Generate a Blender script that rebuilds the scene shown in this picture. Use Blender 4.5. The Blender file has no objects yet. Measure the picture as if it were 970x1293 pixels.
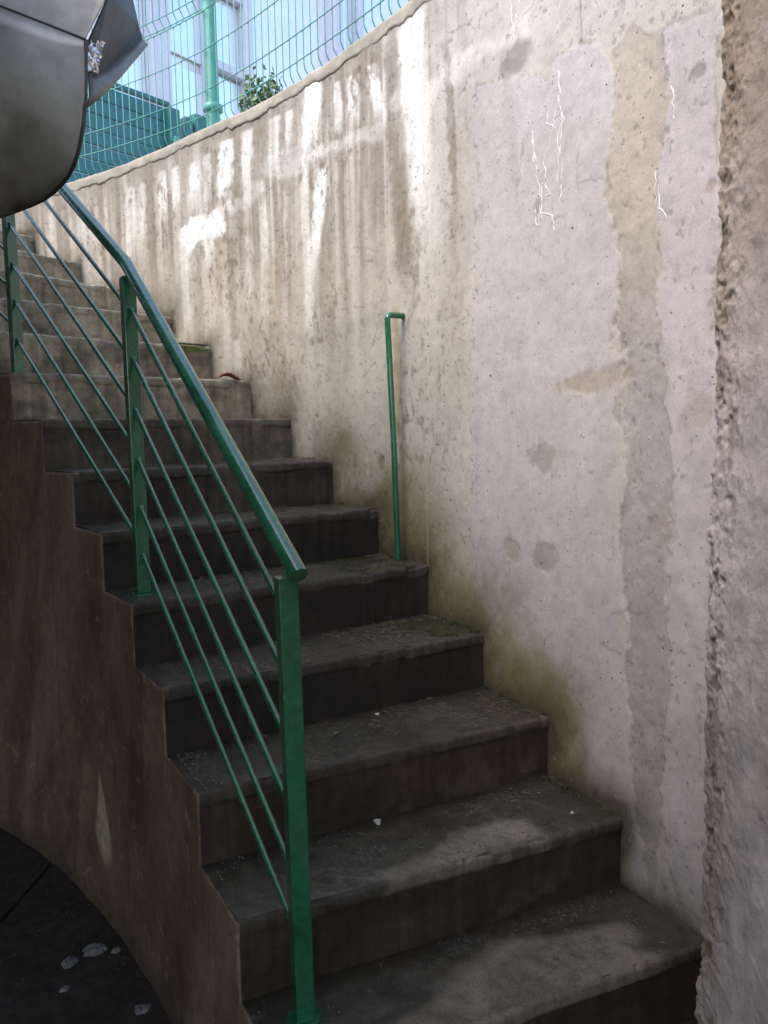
import bpy, bmesh, math, random
import numpy as np
from mathutils import Vector, Matrix
random.seed(7)
SC = bpy.context.scene
COL = SC.collection
R = math.radians

# ------------------------------------------------------------------ camera
cam_d = bpy.data.cameras.new('camera'); cam = bpy.data.objects.new('camera', cam_d); COL.objects.link(cam)
cam_d.sensor_fit = 'HORIZONTAL'; cam_d.sensor_width = 36.0; cam_d.lens = 36.83
cam_d.clip_start = 0.02; cam_d.clip_end = 3000
PITCH, ROLL = R(5.9316), R(-1.0666)
_f = Vector((0, math.cos(PITCH), -math.sin(PITCH))); _u = Vector((0, math.sin(PITCH), math.cos(PITCH))); _x = Vector((1, 0, 0))
_X = _x*math.cos(ROLL) + _u*math.sin(ROLL); _U = -_x*math.sin(ROLL) + _u*math.cos(ROLL)
cam.matrix_world = Matrix(((_X.x, _U.x, -_f.x, 0), (_X.y, _U.y, -_f.y, 0), (_X.z, _U.z, -_f.z, 1.6), (0, 0, 0, 1)))
SC.camera = cam

# ------------------------------------------------------------------ light
SUN_AZ = Vector((-0.76, -0.65)).normalized()      # horizontal direction towards the sun
SUN_EL = R(52)
SUND = Vector((SUN_AZ.x*math.cos(SUN_EL), SUN_AZ.y*math.cos(SUN_EL), math.sin(SUN_EL)))
world = bpy.data.worlds.new('World'); SC.world = world; world.use_nodes = True
nt = world.node_tree
sky = nt.nodes.new('ShaderNodeTexSky'); sky.sky_type = 'NISHITA'; sky.sun_disc = False
sky.sun_elevation = SUN_EL; sky.sun_rotation = math.atan2(SUN_AZ.x, SUN_AZ.y)
sky.air_density = 1.0; sky.dust_density = 2.0; sky.ozone_density = 1.5
bg = nt.nodes['Background']; bg.inputs[1].default_value = 0.15
nt.links.new(sky.outputs[0], bg.inputs[0])
sl = bpy.data.lights.new('sun', 'SUN'); sl.energy = .9; sl.angle = R(24); sl.color = (1, .93, .82)
so = bpy.data.objects.new('sun', sl); COL.objects.link(so); so.location = SUND*30
so.rotation_euler = SUND.to_track_quat('Z', 'Y').to_euler()
vs = SC.view_settings; vs.view_transform = 'Standard'; vs.look = 'None'; vs.exposure = 1.74; vs.gamma = 1; vs.use_curve_mapping = False
SC.cycles.max_bounces = 8; SC.cycles.diffuse_bounces = 5; SC.cycles.glossy_bounces = 4
SC.cycles.use_denoising = True

# ------------------------------------------------------------------ data read off the place
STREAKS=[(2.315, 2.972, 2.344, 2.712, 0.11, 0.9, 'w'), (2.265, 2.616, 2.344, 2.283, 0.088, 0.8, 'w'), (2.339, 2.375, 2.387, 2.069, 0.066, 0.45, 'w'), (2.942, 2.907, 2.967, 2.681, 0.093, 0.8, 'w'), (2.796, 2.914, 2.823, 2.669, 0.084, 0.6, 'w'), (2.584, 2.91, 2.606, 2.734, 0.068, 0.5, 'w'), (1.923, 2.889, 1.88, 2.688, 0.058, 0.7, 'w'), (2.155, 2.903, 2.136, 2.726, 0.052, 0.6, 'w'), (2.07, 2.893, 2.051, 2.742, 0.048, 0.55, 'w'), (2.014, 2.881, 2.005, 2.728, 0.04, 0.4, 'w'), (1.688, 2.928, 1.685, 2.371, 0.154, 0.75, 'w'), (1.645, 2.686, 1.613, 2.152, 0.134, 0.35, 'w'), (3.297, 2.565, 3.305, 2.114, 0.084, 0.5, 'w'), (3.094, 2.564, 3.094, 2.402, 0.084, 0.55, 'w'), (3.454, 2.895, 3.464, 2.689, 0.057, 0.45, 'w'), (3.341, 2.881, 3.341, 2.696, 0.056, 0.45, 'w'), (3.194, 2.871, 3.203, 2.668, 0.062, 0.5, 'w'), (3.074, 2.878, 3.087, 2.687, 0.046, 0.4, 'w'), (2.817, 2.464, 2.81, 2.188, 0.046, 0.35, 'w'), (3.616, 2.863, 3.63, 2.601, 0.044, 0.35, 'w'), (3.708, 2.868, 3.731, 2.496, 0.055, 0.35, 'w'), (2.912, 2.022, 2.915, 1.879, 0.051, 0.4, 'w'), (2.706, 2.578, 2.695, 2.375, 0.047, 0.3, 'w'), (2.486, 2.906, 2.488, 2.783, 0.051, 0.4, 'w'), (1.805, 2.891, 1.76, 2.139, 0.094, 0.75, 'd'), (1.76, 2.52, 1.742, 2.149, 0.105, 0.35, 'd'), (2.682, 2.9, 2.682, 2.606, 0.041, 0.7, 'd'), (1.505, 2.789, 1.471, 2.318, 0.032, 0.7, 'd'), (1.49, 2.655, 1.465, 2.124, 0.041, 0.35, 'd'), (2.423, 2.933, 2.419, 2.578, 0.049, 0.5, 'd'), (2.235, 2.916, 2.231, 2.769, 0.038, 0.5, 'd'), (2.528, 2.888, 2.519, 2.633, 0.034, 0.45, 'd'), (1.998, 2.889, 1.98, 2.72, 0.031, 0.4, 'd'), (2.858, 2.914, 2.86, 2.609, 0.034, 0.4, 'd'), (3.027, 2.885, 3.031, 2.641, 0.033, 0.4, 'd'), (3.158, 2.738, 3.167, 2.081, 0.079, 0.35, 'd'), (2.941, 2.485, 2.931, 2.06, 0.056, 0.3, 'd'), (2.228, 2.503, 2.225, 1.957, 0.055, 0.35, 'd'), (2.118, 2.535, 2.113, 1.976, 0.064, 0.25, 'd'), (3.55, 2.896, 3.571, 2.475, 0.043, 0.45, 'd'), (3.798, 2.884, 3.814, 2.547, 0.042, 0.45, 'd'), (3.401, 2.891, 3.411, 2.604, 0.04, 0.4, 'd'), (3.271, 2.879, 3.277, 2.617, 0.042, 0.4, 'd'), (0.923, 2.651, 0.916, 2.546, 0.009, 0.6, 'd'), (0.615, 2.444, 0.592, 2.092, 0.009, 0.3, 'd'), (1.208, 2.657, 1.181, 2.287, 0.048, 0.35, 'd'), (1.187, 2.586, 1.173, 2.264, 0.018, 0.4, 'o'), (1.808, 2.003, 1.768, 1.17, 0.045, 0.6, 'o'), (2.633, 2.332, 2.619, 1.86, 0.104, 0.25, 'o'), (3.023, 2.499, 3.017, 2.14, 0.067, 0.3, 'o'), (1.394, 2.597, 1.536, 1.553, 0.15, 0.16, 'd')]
PATCHES=[(0.898, 1.715, 0.142, 0.04, 0.6, 't'), (1.06, 1.516, 0.06, 0.044, 0.65, 'g'), (1.194, 1.234, 0.037, 0.031, 0.6, 't'), (1.053, 1.246, 0.054, 0.04, 0.6, 'g'), (1.155, 2.611, 0.068, 0.045, 0.6, 'G'), (1.208, 2.604, 0.049, 0.029, 0.4, 'G'), (3.172, 2.567, 0.143, 0.057, 0.95, 'w'), (3.037, 2.558, 0.068, 0.063, 0.85, 'w'), (3.256, 2.539, 0.07, 0.066, 0.6, 'w'), (0.546, 2.341, 0.017, 0.014, 0.7, 'G'), (1.072, 2.206, 0.026, 0.021, 0.6, 'G'), (0.637, 2.239, 0.012, 0.014, 0.4, 'G'), (0.525, 2.098, 0.021, 0.016, 0.6, 't'), (0.615, 1.368, 0.028, 0.04, 0.4, 't'), (0.544, 1.628, 0.048, 0.043, 0.35, 't'), (1.774, 2.181, 0.067, 0.053, 0.3, 'G'), (1.14, 0.88, 0.08, 0.053, 0.7, 'y'), (1.273, 0.933, 0.055, 0.055, 0.6, 'y'), (1.034, 0.815, 0.048, 0.069, 0.55, 'y'), (0.936, 0.756, 0.032, 0.027, 0.6, 'G'), (1.711, 1.289, 0.096, 0.126, 0.35, 'y'), (1.214, 1.007, 0.068, 0.098, 0.4, 'y'), (1.478, 1.033, 0.106, 0.048, 0.6, 'b'), (2.132, 1.551, 0.088, 0.049, 0.3, 'b'), (2.606, 1.791, 0.093, 0.075, 0.35, 'b')]
SMEARS=[(1.322, 1.986, 0.958, 2.004, 0.019, 0.5, 'G'), (2.45, 1.973, 2.252, 1.979, 0.028, 0.25, 'G'), (2.252, 1.979, 1.893, 2.008, 0.031, 0.3, 'G'), (3.295, 2.576, 2.933, 2.616, 0.031, 0.4, 'w'), (2.933, 2.616, 2.702, 2.65, 0.043, 0.3, 'w'), (2.641, 2.711, 2.302, 2.683, 0.056, 0.35, 'w'), (2.302, 2.683, 1.882, 2.657, 0.043, 0.35, 'w'), (2.582, 2.728, 2.327, 2.708, 0.019, 0.3, 'G'), (1.354, 2.705, 1.139, 2.669, 0.05, 0.35, 'w'), (1.514, 2.699, 1.354, 2.683, 0.05, 0.3, 'w'), (1.783, 2.708, 1.579, 2.682, 0.037, 0.3, 'w')]
SHEET_A=[(1.344, 2.601), (1.208, 2.583), (1.041, 2.51), (0.996, 2.551), (0.909, 2.549), (0.834, 2.503), (0.805, 2.384), (0.82, 2.262), (0.786, 2.142), (0.791, 1.996), (0.765, 1.824), (0.772, 1.634), (0.752, 1.403), (0.753, 1.166), (0.739, 0.967), (0.702, 0.694), (0.618, 0.407), (0.935, 0.711), (1.158, 0.851), (1.372, 0.948), (1.359, 1.456), (1.362, 1.94), (1.334, 2.306)]
BAND_B=[(0.813, 2.494), (0.737, 2.514), (0.653, 2.461), (0.641, 2.257), (0.659, 2.023), (0.632, 1.808), (0.615, 1.558), (0.619, 1.303), (0.595, 1.065), (0.599, 0.873), (0.608, 0.634), (0.618, 0.407), (0.702, 0.694), (0.739, 0.967), (0.755, 1.285), (0.765, 1.824), (0.79, 2.051), (0.814, 2.26)]
SHEET_C=[(0.647, 2.475), (0.505, 2.443), (0.482, 1.659), (0.456, 0.464), (0.571, 0.495), (0.61, 0.732), (0.595, 1.065), (0.614, 1.303), (0.615, 1.558), (0.626, 1.807), (0.655, 2.022), (0.637, 2.255)]
DRIPS=[[(0.996, 2.531), (0.991, 2.452), (1.01, 2.4), (0.989, 2.314), (1.0, 2.238)], [(0.994, 2.453), (0.974, 2.387), (0.986, 2.333), (0.978, 2.242), (0.99, 2.185)], [(1.099, 2.399), (1.085, 2.333), (1.08, 2.28), (1.066, 2.215), (1.072, 2.144)], [(1.032, 2.437), (1.041, 2.4), (1.013, 2.381), (1.053, 2.313), (1.041, 2.259), (1.063, 2.245), (1.059, 2.161)], [(1.01, 2.4), (0.977, 2.408), (0.991, 2.344)], [(1.066, 2.215), (1.028, 2.215), (1.047, 2.247)], [(1.063, 2.177), (1.018, 2.158), (1.009, 2.119)], [(0.63, 2.41), (0.636, 2.368)], [(0.621, 2.336), (0.612, 2.264)], [(0.663, 2.17), (0.662, 2.101), (0.627, 2.058)], [(0.652, 2.138), (0.647, 2.085)], [(1.19, 2.774), (1.187, 2.731), (1.173, 2.684), (1.194, 2.655)], [(1.155, 2.758), (1.163, 2.716)], [(1.099, 2.399), (1.093, 2.315)], [(1.085, 2.147), (1.088, 2.196)]]
CRACK=[(3.701, 2.96), (3.481, 2.95), (3.141, 2.961), (2.911, 2.967), (2.685, 2.946), (2.598, 2.959), (2.372, 2.944), (2.288, 2.96), (2.074, 2.95), (1.92, 2.951), (1.776, 2.937), (1.639, 2.932)]
WALL_PTS=[(0.917, 1.241), (0.821, 1.442), (0.711, 1.665), (0.589, 1.907), (0.454, 2.161), (0.306, 2.421), (0.147, 2.682), (-0.023, 2.938), (-0.205, 3.183), (-0.398, 3.412), (-0.601, 3.619), (-0.815, 3.799), (-1.05, 4.02), (-1.33, 4.22), (-1.62, 4.38), (-1.93, 4.52), (-2.25, 4.64), (-2.6, 4.74)]
STEP_L=[(0.039, 0.87), (-0.075, 1.078), (-0.192, 1.29), (-0.311, 1.505), (-0.435, 1.719), (-0.565, 1.932), (-0.702, 2.141), (-0.848, 2.343), (-1.002, 2.537), (-1.168, 2.72), (-1.346, 2.891), (-1.537, 3.047), (-1.742, 3.187), (-1.964, 3.308), (-2.202, 3.408), (-2.459, 3.484), (-2.736, 3.536), (-3.034, 3.56)]

RISE = .175; I0 = -1; NSTEP = 17
def zs(i): return .6104 + (i-2)*RISE
STEP_R = [Vector(p) for p in WALL_PTS]; STEP_L = [Vector(p) for p in STEP_L]

# ------------------------------------------------------------------ noise
def _h(ix, iy, seed):
    with np.errstate(over='ignore'):
        n = (ix.astype(np.int64)*374761393 + iy.astype(np.int64)*668265263 + seed*974634777) & 0xffffffff
        n = ((n ^ (n >> 13))*1274126177) & 0xffffffff
        return ((n ^ (n >> 16)) & 0xffff)/65535.0
def vn(x, y, seed=0):
    x, y = np.broadcast_arrays(np.asarray(x, float), np.asarray(y, float))
    ix, iy = np.floor(x), np.floor(y); fx, fy = x-ix, y-iy
    fx = fx*fx*(3-2*fx); fy = fy*fy*(3-2*fy)
    a, b, c, d = _h(ix, iy, seed), _h(ix+1, iy, seed), _h(ix, iy+1, seed), _h(ix+1, iy+1, seed)
    return (a*(1-fx)+b*fx)*(1-fy) + (c*(1-fx)+d*fx)*fy
def fbm(x, y, o=4, seed=0, g=.5):
    t = 0; amp = 1; n = 0
    for k in range(o):
        t = t + amp*vn(np.asarray(x)*2**k+k*17.3, np.asarray(y)*2**k+k*9.1, seed+k); n += amp; amp *= g
    return t/n
def ss(a, b, x):
    t = np.clip((x-a)/(b-a), 0, 1); return t*t*(3-2*t)
def mix(c, d, m):
    return c*(1-m[..., None]) + np.asarray(d, float)*m[..., None]
def polydist(px, py, poly):
    """signed distance to a polygon, positive inside"""
    P = np.asarray(poly); d2 = np.full(px.shape, 1e9); inside = np.zeros(px.shape, bool)
    for k in range(len(P)):
        a, b = P[k], P[(k+1) % len(P)]; e = b-a
        t = np.clip(((px-a[0])*e[0]+(py-a[1])*e[1])/(e@e+1e-12), 0, 1)
        d2 = np.minimum(d2, (px-a[0]-t*e[0])**2+(py-a[1]-t*e[1])**2)
        cnd = ((a[1] > py) != (b[1] > py))
        inside ^= cnd & (px < (b[0]-a[0])*(py-a[1])/((b[1]-a[1]) if b[1] != a[1] else 1e-12)+a[0])
    d = np.sqrt(d2); return np.where(inside, d, -d)
def segdist(px, py, a, b):
    a, b = np.asarray(a), np.asarray(b); e = b-a
    t = np.clip(((px-a[0])*e[0]+(py-a[1])*e[1])/(e@e+1e-12), 0, 1)
    return np.hypot(px-a[0]-t*e[0], py-a[1]-t*e[1]), t

# ------------------------------------------------------------------ wall plan curve
_W = np.array(WALL_PTS)
def cr(P, t):
    t = np.clip(np.asarray(t, float), 0, len(P)-1-1e-9); i = t.astype(int); fq = (t-i)[..., None]
    g = lambda k: P[np.clip(i+k, 0, len(P)-1)]
    p0, p1, p2, p3 = g(-1), g(0), g(1), g(2)
    return .5*(2*p1+(p2-p0)*fq+(2*p0-5*p1+4*p2-p3)*fq**2+(3*p1-p0-3*p2+p3)*fq**3)
_T = np.linspace(0, 17, 3401); _C = cr(_W, _T)
_S = np.r_[0, np.cumsum(np.linalg.norm(np.diff(_C, axis=0), axis=1))]
_D = np.gradient(_C, _S, axis=0); _D /= np.linalg.norm(_D, axis=1)[:, None]
_N = np.stack([-_D[:, 1], _D[:, 0]], 1)           # towards the stairs
def wall_xy(s): return np.stack([np.interp(s, _S, _C[:, k]) for k in (0, 1)], -1)
def wall_n(s): return np.stack([np.interp(s, _S, _N[:, k]) for k in (0, 1)], -1)
def s_of_i(i): return float(np.interp(i+1, _T, _S))
def wall_top(s): return 3.0 - .05*ss(3.3, 4.6, s)

# ------------------------------------------------------------------ mesh helpers
def link(name, me, parent=None, mat=None):
    o = bpy.data.objects.new(name, me); COL.objects.link(o)
    if parent: o.parent = parent
    if mat is not None and me is not None and len(me.materials) == 0: me.materials.append(mat)
    return o
def tag(o, label=None, cat=None, group=None, kind=None):
    for k, v in (('label', label), ('category', cat), ('group', group), ('kind', kind)):
        if v: o[k] = v
    return o
def empty(name, loc=(0, 0, 0), rz=0, **kw):
    o = bpy.data.objects.new(name, None); COL.objects.link(o); o.location = loc; o.rotation_euler = (0, 0, rz); o.empty_display_size = .1
    return tag(o, **kw)
def grid_mesh(name, P, col=None, rough=None, smooth=True, flip=False):
    """P (rows, cols, 3) -> mesh with a colour and a roughness attribute"""
    r, c = P.shape[:2]; idx = np.arange(r*c).reshape(r, c)
    q = np.stack([idx[:-1, :-1], idx[:-1, 1:], idx[1:, 1:], idx[1:, :-1]], -1).reshape(-1, 4)
    if flip: q = q[:, ::-1]
    me = bpy.data.meshes.new(name); me.vertices.add(r*c); me.vertices.foreach_set('co', P.reshape(-1).astype(np.float32))
    me.loops.add(q.size); me.loops.foreach_set('vertex_index', q.reshape(-1).astype(np.int32))
    me.polygons.add(len(q)); me.polygons.foreach_set('loop_start', np.arange(0, q.size, 4, dtype=np.int32))
    me.polygons.foreach_set('use_smooth', np.full(len(q), smooth))
    me.update(calc_edges=True)
    if col is not None:
        a = me.attributes.new('Tint', 'FLOAT_COLOR', 'POINT'); d = np.ones((r*c, 4), np.float32); d[:, :3] = col.reshape(-1, 3); a.data.foreach_set('color', d.reshape(-1))
    if rough is not None:
        a = me.attributes.new('Rough', 'FLOAT', 'POINT'); a.data.foreach_set('value', rough.reshape(-1).astype(np.float32))
    return me
class MB:
    def __init__(s): s.v = []; s.f = []; s.sm = []
    def add(s, v, f, smooth=False):
        n = len(s.v); s.v += [tuple(p) for p in v]; s.f += [tuple(i+n for i in q) for q in f]; s.sm += [smooth]*len(f)
    def box(s, c, size, ax=None):
        c = Vector(c); ax = ax or (Vector((1, 0, 0)), Vector((0, 1, 0)), Vector((0, 0, 1))); h = [Vector(a)*(d/2) for a, d in zip(ax, size)]
        v = [c+h[0]*i+h[1]*j+h[2]*k for k in (-1, 1) for j in (-1, 1) for i in (-1, 1)]
        s.add(v, [(0, 2, 3, 1), (4, 5, 7, 6), (0, 1, 5, 4), (2, 6, 7, 3), (0, 4, 6, 2), (1, 3, 7, 5)])
    def tube(s, pts, r, n=12, cap=True):
        pts = [Vector(p) for p in pts]; rs = r if isinstance(r, (list, tuple)) else [r]*len(pts); m = len(pts); ring = []
        t0 = (pts[1]-pts[0]).normalized(); up = Vector((0, 0, 1)) if abs(t0.z) < .9 else Vector((1, 0, 0))
        nrm = (up - t0*up.dot(t0)).normalized()
        for k in range(m):
            t = ((pts[min(k+1, m-1)]-pts[k]).normalized() + (pts[k]-pts[max(k-1, 0)]).normalized())
            t = t.normalized() if t.length > 1e-6 else t0
            nrm = (nrm - t*nrm.dot(t)).normalized(); b = t.cross(nrm)
            e0 = (pts[min(k+1, m-1)]-pts[max(k-1, 0)]).normalized()
            ring.append([pts[k]+(nrm*math.cos(2*math.pi*j/n)+b*math.sin(2*math.pi*j/n))*rs[k] for j in range(n)])
        v = [p for q in ring for p in q]
        f = [(k*n+j, k*n+(j+1) % n, (k+1)*n+(j+1) % n, (k+1)*n+j) for k in range(m-1) for j in range(n)]
        s.add(v, f, True)
        if cap:
            s.add(ring[0], [tuple(range(n))[::-1]]); s.add(ring[-1], [tuple(range(n))])
    def prism(s, poly, vec):
        n = len(poly); a = [Vector(p) for p in poly]; b = [p+Vector(vec) for p in a]
        s.add(a+b, [tuple(range(n))[::-1], tuple(range(n, 2*n))]+[(k, (k+1) % n, n+(k+1) % n, n+k) for k in range(n)])
    def build(s, name, mat, parent=None, bevel=0, seg=2):
        me = bpy.data.meshes.new(name); me.from_pydata([tuple(p) for p in s.v], [], s.f)
        me.polygons.foreach_set('use_smooth', s.sm); me.update()
        if bevel:
            bm = bmesh.new(); bm.from_mesh(me); bmesh.ops.remove_doubles(bm, verts=bm.verts, dist=1e-5)
            es = [e for e in bm.edges if len(e.link_faces) == 2 and e.calc_face_angle(0) > .6]
            bmesh.ops.bevel(bm, geom=es, offset=bevel, segments=seg, affect='EDGES', profile=.5)
            bmesh.ops.recalc_face_normals(bm, faces=bm.faces); bm.to_mesh(me); bm.free()
        return link(name, me, parent, mat)

# ------------------------------------------------------------------ materials
def nodes(name):
    m = bpy.data.materials.new(name); m.use_nodes = True; t = m.node_tree; b = t.nodes['Principled BSDF']
    return m, t, b
def N(t, ty, **kw):
    n = t.nodes.new(ty)
    for k, v in kw.items():
        if k.startswith('i_'): n.inputs[int(k[2:]) if k[2:].isdigit() else k[2:].replace('_', ' ')].default_value = v
        else: setattr(n, k, v)
    return n
def math_n(t, op, a, b=None, clamp=False):
    n = t.nodes.new('ShaderNodeMath'); n.operation = op; n.use_clamp = clamp
    for k, v in enumerate((a, b)):
        if v is None: continue
        if isinstance(v, (int, float)): n.inputs[k].default_value = v
        else: t.links.new(v, n.inputs[k])
    return n.outputs[0]
def ramp(t, x, stops):
    n = t.nodes.new('ShaderNodeValToRGB'); t.links.new(x, n.inputs[0]); e = n.color_ramp.elements
    e[0].position, e[0].color = stops[0][0], (*stops[0][1], 1) if not isinstance(stops[0][1], (int, float)) else (stops[0][1],)*3+(1,)
    e[1].position, e[1].color = stops[-1][0], (*stops[-1][1], 1) if not isinstance(stops[-1][1], (int, float)) else (stops[-1][1],)*3+(1,)
    for p, c in stops[1:-1]:
        q = e.new(p); q.color = (*c, 1) if not isinstance(c, (int, float)) else (c, c, c, 1)
    return n.outputs[0]
def mixc(t, mode, f, a, b):
    n = t.nodes.new('ShaderNodeMix'); n.data_type = 'RGBA'; n.blend_type = mode
    for k, v in ((0, f), (6, a), (7, b)):
        if isinstance(v, (int, float)): n.inputs[k].default_value = v
        elif isinstance(v, tuple): n.inputs[k].default_value = (*v, 1)
        else: t.links.new(v, n.inputs[k])
    return n.outputs[2]

def concrete(name, fine=.22, bump=.35, pits=.6, pit_scale=38, grit=260, plain=None, rough=None, spec=.35):
    """cast concrete: the Tint attribute carries stains, nodes add grain, air holes and relief"""
    m, t, b = nodes(name); L = t.links
    co = t.nodes.new('ShaderNodeTexCoord').outputs['Object']
    if plain is None: col = N(t, 'ShaderNodeAttribute', attribute_name='Tint').outputs['Color']
    else: col = N(t, 'ShaderNodeRGB').outputs[0]; col.default_value = (*plain, 1)
    n1 = N(t, 'ShaderNodeTexNoise', i_Scale=grit, i_Detail=4.0, i_Roughness=.7); L.new(co, n1.inputs['Vector'])
    n2 = N(t, 'ShaderNodeTexNoise', i_Scale=28.0, i_Detail=7.0, i_Roughness=.65); L.new(co, n2.inputs['Vector'])
    n3 = N(t, 'ShaderNodeTexNoise', i_Scale=6.0, i_Detail=5.0, i_Roughness=.6); L.new(co, n3.inputs['Vector'])
    g = ramp(t, n1.outputs[0], [(.3, 1-fine), (.5, 1.0), (.72, 1+fine*.8)])
    c = mixc(t, 'MULTIPLY', 1.0, col, g)
    g2 = ramp(t, n2.outputs[0], [(.3, 1-fine*.9), (.5, 1.0), (.7, 1+fine*.6)])
    c = mixc(t, 'MULTIPLY', 1.0, c, g2)
    g3 = ramp(t, n3.outputs[0], [(.3, (1-fine*.5, 1-fine*.55, 1-fine*.65)), (.7, (1+fine*.2, 1+fine*.2, 1+fine*.2))])
    c = mixc(t, 'MULTIPLY', 1.0, c, g3)
    # air holes: sparse, of two sizes
    hole = None
    warp = mixc(t, 'LINEAR_LIGHT', .012, co, n2.outputs['Color'])
    for sc, thr, keep in ((pit_scale, .15, .50), (pit_scale*2.4, .24, .50)):
        v = N(t, 'ShaderNodeTexVoronoi', i_Scale=sc); L.new(warp, v.inputs['Vector'])
        sep = t.nodes.new('ShaderNodeSeparateColor'); L.new(v.outputs['Color'], sep.inputs[0])
        sel = math_n(t, 'GREATER_THAN', sep.outputs[0], keep)
        rad = math_n(t, 'MULTIPLY', sep.outputs[1], thr)
        d = math_n(t, 'SUBTRACT', rad, v.outputs['Distance'])
        h = math_n(t, 'MULTIPLY', math_n(t, 'MULTIPLY', d, 30.0, True), sel)
        hole = h if hole is None else math_n(t, 'MAXIMUM', hole, h)
    clus = ramp(t, n3.outputs[0], [(.42, 0.0), (.54, 1.0)])
    hole = math_n(t, 'MULTIPLY', hole, clus)
    c = mixc(t, 'MIX', math_n(t, 'MULTIPLY', hole, pits), c, (.06, .048, .038))
    L.new(c, b.inputs['Base Color'])
    if rough is None: L.new(N(t, 'ShaderNodeAttribute', attribute_name='Rough').outputs['Fac'], b.inputs['Roughness'])
    else: b.inputs['Roughness'].default_value = rough
    b.inputs['Specular IOR Level'].default_value = spec
    hh = math_n(t, 'ADD', math_n(t, 'MULTIPLY', n1.outputs[0], .22), math_n(t, 'MULTIPLY', n2.outputs[0], .9))
    hh = math_n(t, 'SUBTRACT', hh, math_n(t, 'MULTIPLY', hole, .8))
    bp = N(t, 'ShaderNodeBump', i_Strength=bump, i_Distance=.006); L.new(hh, bp.inputs['Height']); L.new(bp.outputs[0], b.inputs['Normal'])
    return m
def paint(name, colr, rough=.35, bump=.05, scale=60, wear=.25, metallic=0, chips=None, coat=0):
    m, t, b = nodes(name); L = t.links
    co = t.nodes.new('ShaderNodeTexCoord').outputs['Object']
    n = N(t, 'ShaderNodeTexNoise', i_Scale=scale, i_Detail=5.0, i_Roughness=.6); L.new(co, n.inputs['Vector'])
    n2 = N(t, 'ShaderNodeTexNoise', i_Scale=scale*.12, i_Detail=4.0); L.new(co, n2.inputs['Vector'])
    k = ramp(t, n.outputs[0], [(.3, 1-wear), (.7, 1+wear*.5)])
    k2 = ramp(t, n2.outputs[0], [(.3, 1-wear), (.7, 1+wear*.4)])
    c = mixc(t, 'MULTIPLY', 1.0, mixc(t, 'MULTIPLY', 1.0, colr, k), k2)
    if chips:
        n4 = N(t, 'ShaderNodeTexNoise', i_Scale=45.0, i_Detail=6.0, i_Roughness=.7); L.new(co, n4.inputs['Vector'])
        c = mixc(t, 'MIX', ramp(t, n4.outputs[0], [(.70, 0.0), (.73, 1.0)]), c, chips)
    L.new(c, b.inputs['Base Color'])
    r = ramp(t, n2.outputs[0], [(.3, max(rough-.1, .05)), (.7, rough+.15)]); L.new(r, b.inputs['Roughness'])
    b.inputs['Metallic'].default_value = metallic
    if coat: b.inputs['Coat Weight'].default_value = coat; b.inputs['Coat Roughness'].default_value = .12
    bp = N(t, 'ShaderNodeBump', i_Strength=bump, i_Distance=.002); L.new(n.outputs[0], bp.inputs['Height']); L.new(bp.outputs[0], b.inputs['Normal'])
    return m
M_wall = concrete('wall_concrete', fine=.17, bump=.26, pits=.9, pit_scale=36)
M_step = concrete('step_concrete', fine=.42, bump=.45, pits=.35, pit_scale=45, grit=220, spec=.5)
M_side = concrete('stringer_concrete', fine=.30, bump=.4, pits=.4, pit_scale=26, grit=200)
M_pillar = concrete('pillar_concrete', fine=.2, bump=.7, pits=.5, pit_scale=60, grit=420)
M_floor = concrete('floor_concrete', fine=.6, bump=.5, pits=.5, plain=(.058, .043, .033), rough=.55)
M_slab = concrete('slab_concrete', fine=.2, bump=.2, pits=.4, plain=(.25, .24, .22), rough=.85)
M_cellar = concrete('cellar_plaster', fine=.2, bump=.2, pits=.3, plain=(.42, .36, .30), rough=.9)
M_green = paint('green_gloss_paint', (.020, .155, .072), rough=.20, coat=.8, bump=.3, wear=.3, chips=(.07, .045, .03))
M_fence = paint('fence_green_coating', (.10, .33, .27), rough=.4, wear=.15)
M_teal = paint('teal_coating', (.03, .14, .145), rough=.4, wear=.2)
M_lime = paint('lime_white', (.8, .79, .76), rough=.8, wear=.1)
M_duct = paint('galvanised_sheet', (.40, .39, .345), rough=.40, bump=.06, scale=14, wear=.30, metallic=.3)
M_duct2 = paint('galvanised_sheet_shaded', (.27, .25, .22), rough=.5, bump=.2, scale=22, wear=.25, metallic=.35)  # same metal, second tone: light on upper and heel panels put into colour
M_dark = paint('dark_sheet', (.10, .096, .09), rough=.5, bump=.1, scale=30, wear=.3, metallic=.5)
M_foil = paint('crumpled_foil', (.8, .8, .8), rough=.18, bump=1.0, scale=90, wear=.1, metallic=1)
M_white = paint('white_cladding', (.88, .88, .88), rough=.22, wear=.04, scale=8, metallic=.45)
M_frame = paint('lavender_frame', (.62, .61, .70), rough=.5, wear=.06)
M_glass = paint('pale_blue_glass', (.86, .94, .96), rough=.08, bump=0, wear=.04, metallic=.65)
M_stone = paint('pale_stone', (.62, .58, .52), rough=.9, wear=.3)
M_plaster = paint('plaster_spill', (.24, .225, .205), rough=.9, wear=.35, scale=70)
M_leafred = paint('dry_leaf', (.30, .085, .05), rough=.6, wear=.4, scale=90)
M_leafgreen = paint('fresh_leaf', (.14, .22, .05), rough=.5, wear=.3)
M_straw = paint('dry_clippings', (.24, .21, .14), rough=.9, wear=.4, scale=9)
M_grit = paint('pale_grit', (.19, .18, .16), rough=.9, wear=.4, scale=9)
M_grit2 = paint('floor_crumbs', (.14, .12, .10), rough=.9, wear=.5, scale=9)
M_moss = paint('moss', (.055, .068, .018), rough=.95, wear=.5, scale=70)
M_bush = paint('bush_leaf', (.10, .16, .045), rough=.55, wear=.4, scale=6)
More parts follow.
